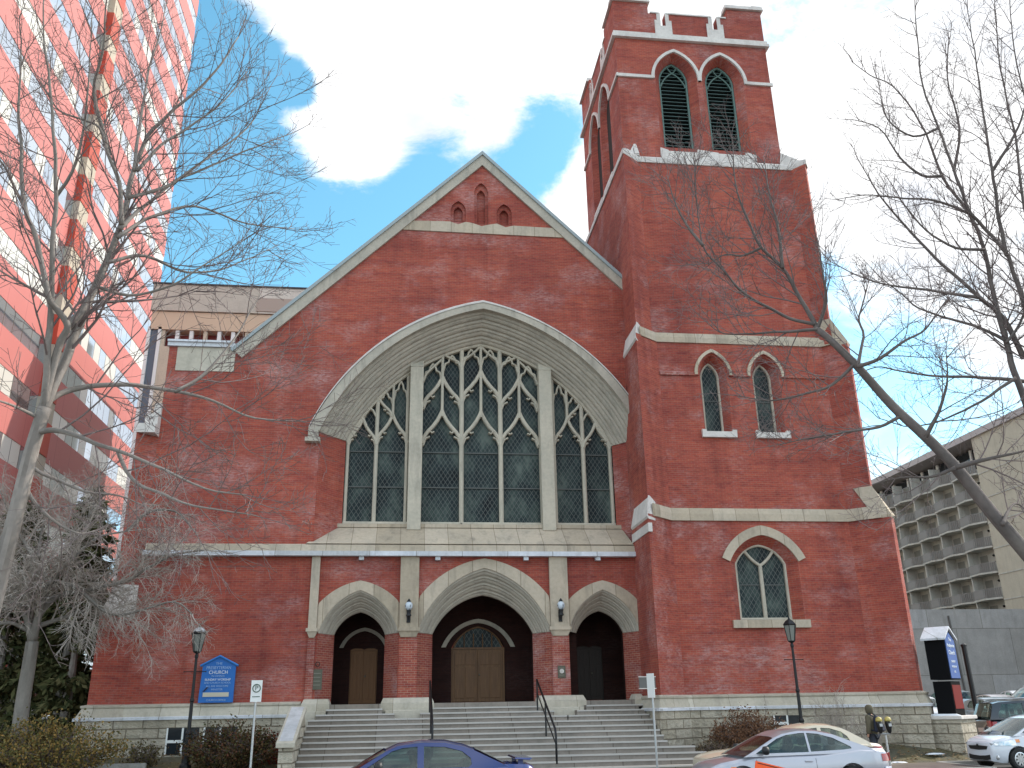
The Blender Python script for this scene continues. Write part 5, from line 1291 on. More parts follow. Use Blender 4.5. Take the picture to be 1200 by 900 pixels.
bp = thing('backpack', 'dark blue backpack on the back of the walking person', 'backpack', loc=(11.35, -5.75, .15), rz=R(30))
NAVY = mat('navy_canvas', (.012, .016, .035), .8)
q = MB(); q.hexa([(-.17, -.32, .98), (.17, -.32, .98), (.17, -.125, .98), (-.17, -.125, .98)], [(-.13, -.26, 1.45), (.13, -.26, 1.45), (.13, -.13, 1.45), (-.13, -.13, 1.45)]); q.build('pack', NAVY, bp, bevel=.05)
q = MB(); q.hexa([(-.12, -.38, 1.02), (.12, -.38, 1.02), (.12, -.31, 1.02), (-.12, -.31, 1.02)], [(-.11, -.34, 1.22), (.11, -.34, 1.22), (.11, -.29, 1.22), (-.11, -.29, 1.22)]); q.build('pocket', NAVY, bp, bevel=.02)
for s in (-1, 1): q = MB(); q.tube([(s*.10, -.13, 1.42), (s*.11, -.02, 1.50), (s*.11, .10, 1.44), (s*.13, .12, 1.25), (s*.15, -.02, 1.05), (s*.14, -.13, 1.02)], .018, 6); q.build('strap', NAVY, bp)
# driver of the blue car (left-hand drive, heading left)
dr = thing('person', 'driver in pale jacket and dark cap at the wheel of the blue saloon', 'person', loc=(-2.62-.18, -14.35-.36, .0), rz=R(90))
PALE = mat('pale_jacket', (.42, .42, .42), .9)
DJ = [((0, -.12, .52), (.16, .12)), ((0, -.14, .75), (.15, .10)), ((0, -.12, .96), (.16, .09)), ((0, -.09, 1.05), (.05, .05)), ((0, -.06, 1.16), (.078, .088)), ((0, -.06, 1.25), (.05, .06)), ((.18, -.10, .93), .05), ((.22, .08, .76), .04), ((.14, .36, .86), .03), ((-.18, -.10, .93), .05), ((-.22, .08, .76), .04), ((-.14, .36, .86), .03), ((.10, .30, .55), .075), ((.11, .62, .40), .05), ((-.10, .30, .55), .075), ((-.11, .62, .40), .05)]
DE = [(0, 1), (1, 2), (2, 3), (3, 4), (4, 5), (2, 6), (6, 7), (7, 8), (2, 9), (9, 10), (10, 11), (0, 12), (12, 13), (0, 14), (14, 15)]
skin('body', DJ, DE, SKINM, dr)
skin('jacket', [(p, up(r_, .022)) for p, r_ in [DJ[i] for i in (0, 1, 2, 6, 7, 9, 10)]], [(0, 1), (1, 2), (2, 3), (3, 4), (2, 5), (5, 6)], PALE, dr)
q = MB(); q.lathe([(.10, 0), (.098, .04), (.07, .085), (.01, .10)], (0, -.06, 1.19), 12); q.hexa([(-.07, .02, 1.20), (.07, .02, 1.20), (.05, .13, 1.19), (-.05, .13, 1.19)], [(-.07, .02, 1.215), (.07, .02, 1.215), (.05, .13, 1.205), (-.05, .13, 1.205)]); q.build('cap', 'black', dr, smooth=False)

# ================================================================== STREET FURNITURE
def text(body, size, loc, rot, m_, parent, name='lettering', ext=.004, align='CENTER', space=1.0, sx=1.0):
    cu = bpy.data.curves.new(name, 'FONT'); cu.body = body; cu.size = size; cu.align_x = align; cu.align_y = 'CENTER'; cu.extrude = ext; cu.space_character = space
    o = bpy.data.objects.new(name, cu); COL.objects.link(o)
    dg = bpy.context.evaluated_depsgraph_get(); me = bpy.data.meshes.new_from_object(o.evaluated_get(dg)); bpy.data.objects.remove(o)
    for v_ in me.vertices: v_.co.x *= sx
    me.materials.clear(); me.materials.append(m_)
    o = bpy.data.objects.new(name, me); COL.objects.link(o); o.location = loc; o.rotation_euler = rot; o.parent = parent; return o
# street lamps on the lawn
def street_lamp(h, label, loc, snowcap):
    r0 = thing('street_lamp', label, 'street lamp', 'street lamps in front of the church', loc)
    q = MB(); q.lathe([(.17, 0), (.17, .10), (.13, .16), (.12, .42), (.085, .52), (.075, .95), (.095, .98), (.095, 1.03), (.06, 1.08), (.052, 1.9), (.072, 1.93), (.072, 1.98), (.05, 2.02), (.042, h-.95), (.06, h-.92), (.06, h-.86), (.035, h-.80)], n=12); q.build('pole', 'black', r0)
    q = MB(); q.tube([(-.32, 0, h-1.35), (.32, 0, h-1.35)], .014, 6)
    for s in (-1, 1): q.lathe([(.01, -.02), (.025, 0), (.01, .02)], (s*.33, 0, h-1.35), 8)
    q.build('ladder_bar', 'black', r0)
    q = MB(); n = 6
    q.lathe([(.06, h-.80), (.12, h-.76), (.13, h-.73)], n=n); q.lathe([(.22, h-.22), (.235, h-.18), (.13, h-.06), (.05, h-.02), (.03, h+.04), (.005, h+.10)], n=n)
    for k in range(n):
        a = 2*math.pi*k/n; q.tube([(.125*math.cos(a), .125*math.sin(a), h-.74), (.215*math.cos(a), .215*math.sin(a), h-.20)], .012, 4)
    ln_ = q.build('lantern', 'black', r0)
    q = MB(); q.lathe([(.115, h-.735), (.203, h-.215)], n=n); q.build('lantern_glass', M['lampglass'], ln_)
    if snowcap: q = MB(); q.lathe([(.19, h-.135), (.14, h-.05), (.06, h-.005), (.01, h)], n=10); q.build('lantern_top', 'flashing', ln_)
    return r0
M['lampglass'] = mat('lamp_glass', (.20, .21, .19), .25)
street_lamp(4.15, 'black street lamp with pale cap in front of the blue sign board', (-9.44, -3.0, .44), True)
street_lamp(4.30, 'slim black street lamp standing before the tower', (10.32, -3.0, .44), False)
# wall lanterns on the pilasters
def wall_lantern(x, label):
    r0 = thing('wall_lantern', label, 'lantern', 'lanterns on the porch pilasters', (x, -.16, 4.95))
    q = MB(); q.box(-.07, .07, -.03, -.002, .0, .42); q.tube([(0, -.03, .12), (0, -.16, .08), (0, -.22, .20)], .02, 6); q.lathe([(.05, .18), (.10, .22), (.07, .30), (.085, .42)], (0, -.22, 0), 8); q.build('bracket', 'black', r0)
    q = MB(); q.lathe([(.075, .42), (.13, .50), (.135, .62), (.08, .70)], (0, -.22, 0), 10); q.build('globe', mat('frosted_globe', (.55, .60, .66), .3), r0, smooth=True)
    q = MB()
    for k in range(4): a = k*math.pi/2+.4; q.tube([(.08*math.cos(a), -.22+.08*math.sin(a), .42), (.142*math.cos(a), -.22+.142*math.sin(a), .56), (.05*math.cos(a), -.22+.05*math.sin(a), .74)], .012, 4)
    q.lathe([(.085, .69), (.06, .75), (.015, .82)], (0, -.22, 0), 8); q.build('cage', 'black', r0)
wall_lantern(-2.78, 'black wall lantern on the pilaster left of the middle arch'); wall_lantern(2.78, 'black wall lantern on the pilaster right of the middle arch')
# plaques
def plaque(x, y, z, w_, h_, m_, label, ring=False):
    r0 = thing('plaque', label, 'plaque', None, (x, y, z))
    q = MB(); q.box(-w_/2, w_/2, -.03, -.002, -h_/2, h_/2); q.build('plate', m_, r0, bevel=.006)
    q = MB()
    for k in range(4): zz_ = h_*(.3-.19*k); q.box(-w_*.34, w_*.34, -.034, -.031, zz_-.008, zz_+.008)
    q.build('inscription', mat('worn_lettering', (.22, .21, .18), .6), r0)
    if ring: q = MB(); q.tube([(.075*math.cos(a*.628), -.04, h_/2+.17+.075*math.sin(a*.628)) for a in range(11)], .014, 6); q.build('ring', 'black', r0)
    return r0
plaque(-5.92, -.035, 3.05, .36, .68, 'bronze', 'tall bronze plaque with iron ring on the pier left of the left arch', True)
pq = plaque(2.77, -.10, 3.2, .28, .42, 'bronze', 'small square plaque on the pier right of the middle arch')
q = MB(); q.lathe([(.08, 0), (.08, -.012)], (0, -.035, .02), 12, 'y'); q.build('seal', 'cap', pq)
dk = thing('notice_board', 'small dark notice board on the tower corner beside the right arch', 'notice board', None, (5.36, -2.75, 2.72), R(12))
q = MB(); q.box(-.48, .12, -.03, 0, -.17, .17); q.build('board', 'rail', dk); q = MB()
q.box(-.50, .14, -.035, .005, -.20, -.172); q.box(-.50, .14, -.035, .005, .172, .20); q.build('frame', 'cap', dk); q = MB(); q.tube([(.05, .01, -.1), (.05, .36, -.1)], .015, 5); q.build('bracket', 'black', dk)
# blue sign board on the wall
BLUE = mat('sign_blue', (.006, .13, .46), .45); LB = mat('sign_lettering', (.30, .45, .68), .6); LB2 = mat('sign_white', (.72, .76, .8), .6)
sb = thing('sign_board', 'large blue pointed church sign board fixed to the brick wall', 'sign board', None, (-9.24, -.24, 2.34))
q = MB(); P = [(-.60, 0), (.55, 0), (.56, 1.22), (.0, 1.48), (-.55, 1.22)]
q.plate(P, (), 0, .09); q.build('board', BLUE, sb)
q = MB(); q.ribbon([(-.63, 1.20), (0, 1.52), (.63, 1.20)], .07, -.05, .12); q.build('trim', mat('sign_edge_blue', (.02, .17, .5), .5), sb)
F = (R(90), 0, 0)
for s_, size, z, mm, sx in (('THE', .11, 1.27, LB, 1.1), ('PRESBYTERIAN', .145, 1.13, LB, .86), ('CHURCH', .16, .98, LB2, .95), ('IN CANADA', .08, .86, LB, 1.0), ('SUNDAY WORSHIP', .105, .74, LB2, .95), ('AND CHURCH SCHOOL', .085, .64, LB, .95), ('ALL ARE WELCOME', .085, .53, LB, 1.0), ('MINISTER', .09, .42, LB, 1.0), ('CHURCH OFFICE', .085, .08, LB, 1.0)):
    text(s_, size, (-.01, -.006, z), F, mm, sb, sx=sx)
q = MB(); q.box(-.46, .40, -.02, -.003, .19, .33); q.build('name_panel', mat('cream_panel', (.55, .50, .40), .7), sb)
q = MB(); q.hexa([(-.48, -.03, .36), (-.42, -.03, .36), (-.42, -.005, .36), (-.48, -.005, .36)], [(-.36, -.03, .50), (-.29, -.03, .50), (-.29, -.005, .50), (-.36, -.005, .50)]); q.build('emblem', mat('deep_navy', (.005, .01, .06), .5), sb)
# parking signs
def pole_sign(name, label, loc, h, rz, w_, hh, t_=None):
    r0 = thing(name, label, 'sign', None, loc, rz)
    q = MB(); q.tube([(0, 0, 0), (0, 0, h)], .03, 8); q.build('pole', 'galv', r0)
    q = MB(); q.box(-w_/2, w_/2, -.045, -.034, h-hh-.02, h+.02); p_ = q.build('sign_face', 'white', r0)
    if t_: t_(r0, h, w_, hh)
    return r0
GR = mat('sign_green', (.06, .10, .07), .6)
def psign(r0, h, w_, hh):
    q = MB(); q.tube([(.10*math.cos(a*.4488), -.05, h-hh*.36+.10*math.sin(a*.4488)) for a in range(15)], .014, 5); q.build('ring_symbol', GR, r0)
    text('P', .17, (0, -.049, h-hh*.36), F, GR, r0, 'letter_p'); q = MB(); q.box(-.10, .10, -.05, -.046, h-hh*.80, h-hh*.76); q.build('arrow', GR, r0)
pole_sign('parking_sign', 'white parking sign on thin pole at the kerb left of the steps', (-6.9, -7.0, .15), 2.66, R(5), .29, .52, psign)
pole_sign('parking_sign', 'narrow white sign seen edge-on on thin pole at the right of the steps', (4.18, -7.0, .15), 2.70, R(-63), .30, .62)
# handrails
def handrail(x, label, y0, y1, posts):
    r0 = thing('handrail', label, 'handrail', 'handrails on the church steps', (x, 0, 0))
    zf = lambda y: FL - RI*((-.3-y)/TR)
    q = MB(); q.tube([(0, y0, zf(y0)+.98), (0, y1, zf(y1)+.88), (0, y1-.12, zf(y1)+.70), (0, y1-.12, zf(y1)-.1)], .035, 8); q.build('rail', 'black', r0, smooth=True)
    q = MB(); q.tube([(0, y0, zf(y0)+.55), (0, y1-.12, zf(y1)+.42)], .022, 6); q.build('lower_rail', 'black', r0)
    for y in posts: q = MB(); q.tube([(0, y, zf(y)-.1), (0, y, zf(y)+.93)], .028, 8); q.build('post', 'black', r0)
handrail(-2.0, 'black handrail on the steps, the one near the blue car roof', -1.0, -4.0, (-1.0, -2.5)); handrail(1.72, 'black handrail on the steps below the middle and right arches', -1.0, -4.6, (-1.02, -2.8))
# twin parking meters
pmr = thing('parking_meter', 'twin headed black parking meter with yellow collars beside the walker', 'parking meter', None, (11.14, -6.85, .15))
q = MB(); q.lathe([(.05, 0), (.03, .04), (.03, .92), (.05, .95)], n=10); q.tube([(-.14, 0, .96), (.14, 0, .96)], .025, 6); q.build('post', 'galv', pmr)
for s in (-1, 1):
    q = MB(); q.lathe([(.035, .97), (.06, 1.02), (.085, 1.14), (.095, 1.24), (.09, 1.30)], (s*.14, 0, 0), 12); h_ = q.build('meter_head', 'black', pmr, smooth=True)
    q = MB(); q.lathe([(.093, 1.301), (.095, 1.34), (.075, 1.40), (.01, 1.43)], (s*.14, 0, 0), 12); q.build('meter_dome', mat('meter_yellow', (.42, .34, .10), .5), h_, smooth=True)
    q = MB(); q.box(s*.14-.045, s*.14+.045, -.10, -.088, 1.16, 1.24); q.build('display', 'galv', h_)
# pillar sign at the corner
sp_ = thing('pillar_sign', 'tall black church pillar sign with blue face on a stone base', 'pillar sign', None, (16.08, -2.4, .0), R(40))
q = MB(); q.box(-.72, .80, -.50, .50, .1, 1.38); q.build('stone_base', 'plinth', sp_, bevel=.02)
q = MB(); q.box(-.80, .88, -.57, .57, 1.38, 1.50); q.build('base_cap', 'cap', sp_, bevel=.02)
q = MB(); q.hexa([(-.66, -.5, 1.503), (-.50, -.5, 1.503), (-.50, .6, 1.503), (-.66, .6, 1.503)], [(-.62, -.35, 1.56), (-.52, -.35, 1.56), (-.52, .45, 1.56), (-.62, .45, 1.56)]); q.build('base_snow', 'snow', sp_)
MATTE = mat('matte_black', (.006, .006, .007), .9, spec=.1)
# cabinet: front (blue) face towards local -y, black flank towards local -x
q = MB(); q.box(-.42, .54, -.30, .30, 1.5, 2.62); q.build('lower_cabinet', MATTE, sp_)
q = MB(); q.box(-.46, .58, -.34, .34, 2.68, 4.05); q.add([(-.46, -.34, 4.05), (.58, -.34, 4.05), (.06, -.34, 4.40), (-.46, .34, 4.05), (.58, .34, 4.05), (.06, .34, 4.40)], [(0, 1, 2), (3, 5, 4), (0, 2, 5, 3), (1, 4, 5, 2)]); q.build('cabinet', MATTE, sp_)
q = MB()
for s in (-1, 1):
    a, b = (.06 + s*.64, 4.0), (.06, 4.42); q.add([(a[0], -.42, a[1]), (b[0], -.42, b[1]), (b[0], .42, b[1]), (a[0], .42, a[1]), (a[0], -.42, a[1]+.07), (b[0], -.42, b[1]+.07), (b[0], .42, b[1]+.07), (a[0], .42, a[1]+.07)], [(0, 3, 2, 1), (4, 5, 6, 7), (0, 1, 5, 4), (1, 2, 6, 5), (2, 3, 7, 6), (3, 0, 4, 7)])
q.build('roof', 'flashing', sp_)
q = MB(); q.plate([(-.40, 2.72), (.52, 2.72), (.52, 4.0), (.06, 4.28), (-.40, 4.0)], (), -.365, -.342); q.build('blue_face', mat('sign_face_blue', (.03, .09, .30), .5), sp_)
q = MB(); q.box(-.36, .48, -.315, -.302, 1.72, 2.5); q.build('red_panel', mat('sign_red', (.17, .014, .011), .7, spec=.2), sp_)
for s_, size, z, sx in (('The', .20, 4.02, 1.0), ('Presbyterian', .20, 3.82, .85), ('Church', .24, 3.58, 1.0), ('SUNDAY', .12, 3.28, 1), ('WORSHIP', .12, 3.10, 1), ('ALL', .12, 2.94, 1)):
    text(s_, size*.85, (.06, -.369, z), F, LB2, sp_, sx=sx)
# orange sign on the near kerb, top corner in view
og = thing('roadwork_sign', 'tilted orange roadwork board at the bottom edge in front of the silver coupe', 'roadwork sign', None, (2.5, -19.6, .15), R(-6))
q = MB(); q.box(-.36, .36, -.015, .0, -.62, 0); bd = q.build('board', mat('safety_orange', (.85, .10, .015), .5), og); bd.rotation_euler = (0, R(14), 0); bd.location = (.05, 0, .98)
q = MB()
q.box(-.33, .33, -.0175, -.0155, -.03, -.018); q.build('border', 'black', bd)
text('ROAD', .19, (0, -.018, -.15), F, M['black'], bd); text('WORK', .19, (0, -.018, -.36), F, M['black'], bd)
q = MB()
for s in (-1, 1): q.tube([(s*.25, .02, .9), (s*.38, .35, 0)], .015, 6); q.tube([(s*.25, .02, .9), (s*.38, -.25, 0)], .015, 6)
q.build('stand', 'galv', og)
# blue sign at the right edge
bs = thing('blue_sign', 'small round blue and white sign high at the right edge', 'sign', None, (7.62, -19.4, .15))
q = MB(); q.tube([(.12, 0, 0), (.12, 0, 4.1)], .03, 8); q.build('pole', 'galv', bs)
q = MB(); q.lathe([(.22, -.01), (.22, .0)], (0, -.06, 3.66), 20, 'y'); d_ = q.build('disc', mat('bright_blue', (.03, .30, .62), .5), bs)
q = MB(); q.ribbon([(-.10, 3.60), (.02, 3.72), (.10, 3.62)], .05, -.078, -.071); q.build('symbol', 'white', bs)
# black post by the lot
q = MB(); q.tube([(0, 0, 0), (-.05, 0, 3.9)], .11, 8); q.lathe([(.14, 3.88), (.14, 3.96), (.04, 4.02)], (-.05, 0, 0), 8); tag(q.build('lot_post', 'black', loc=(21.9, 5.0, .35)), 'plain dark post standing in the car park right of the pillar sign', 'post')
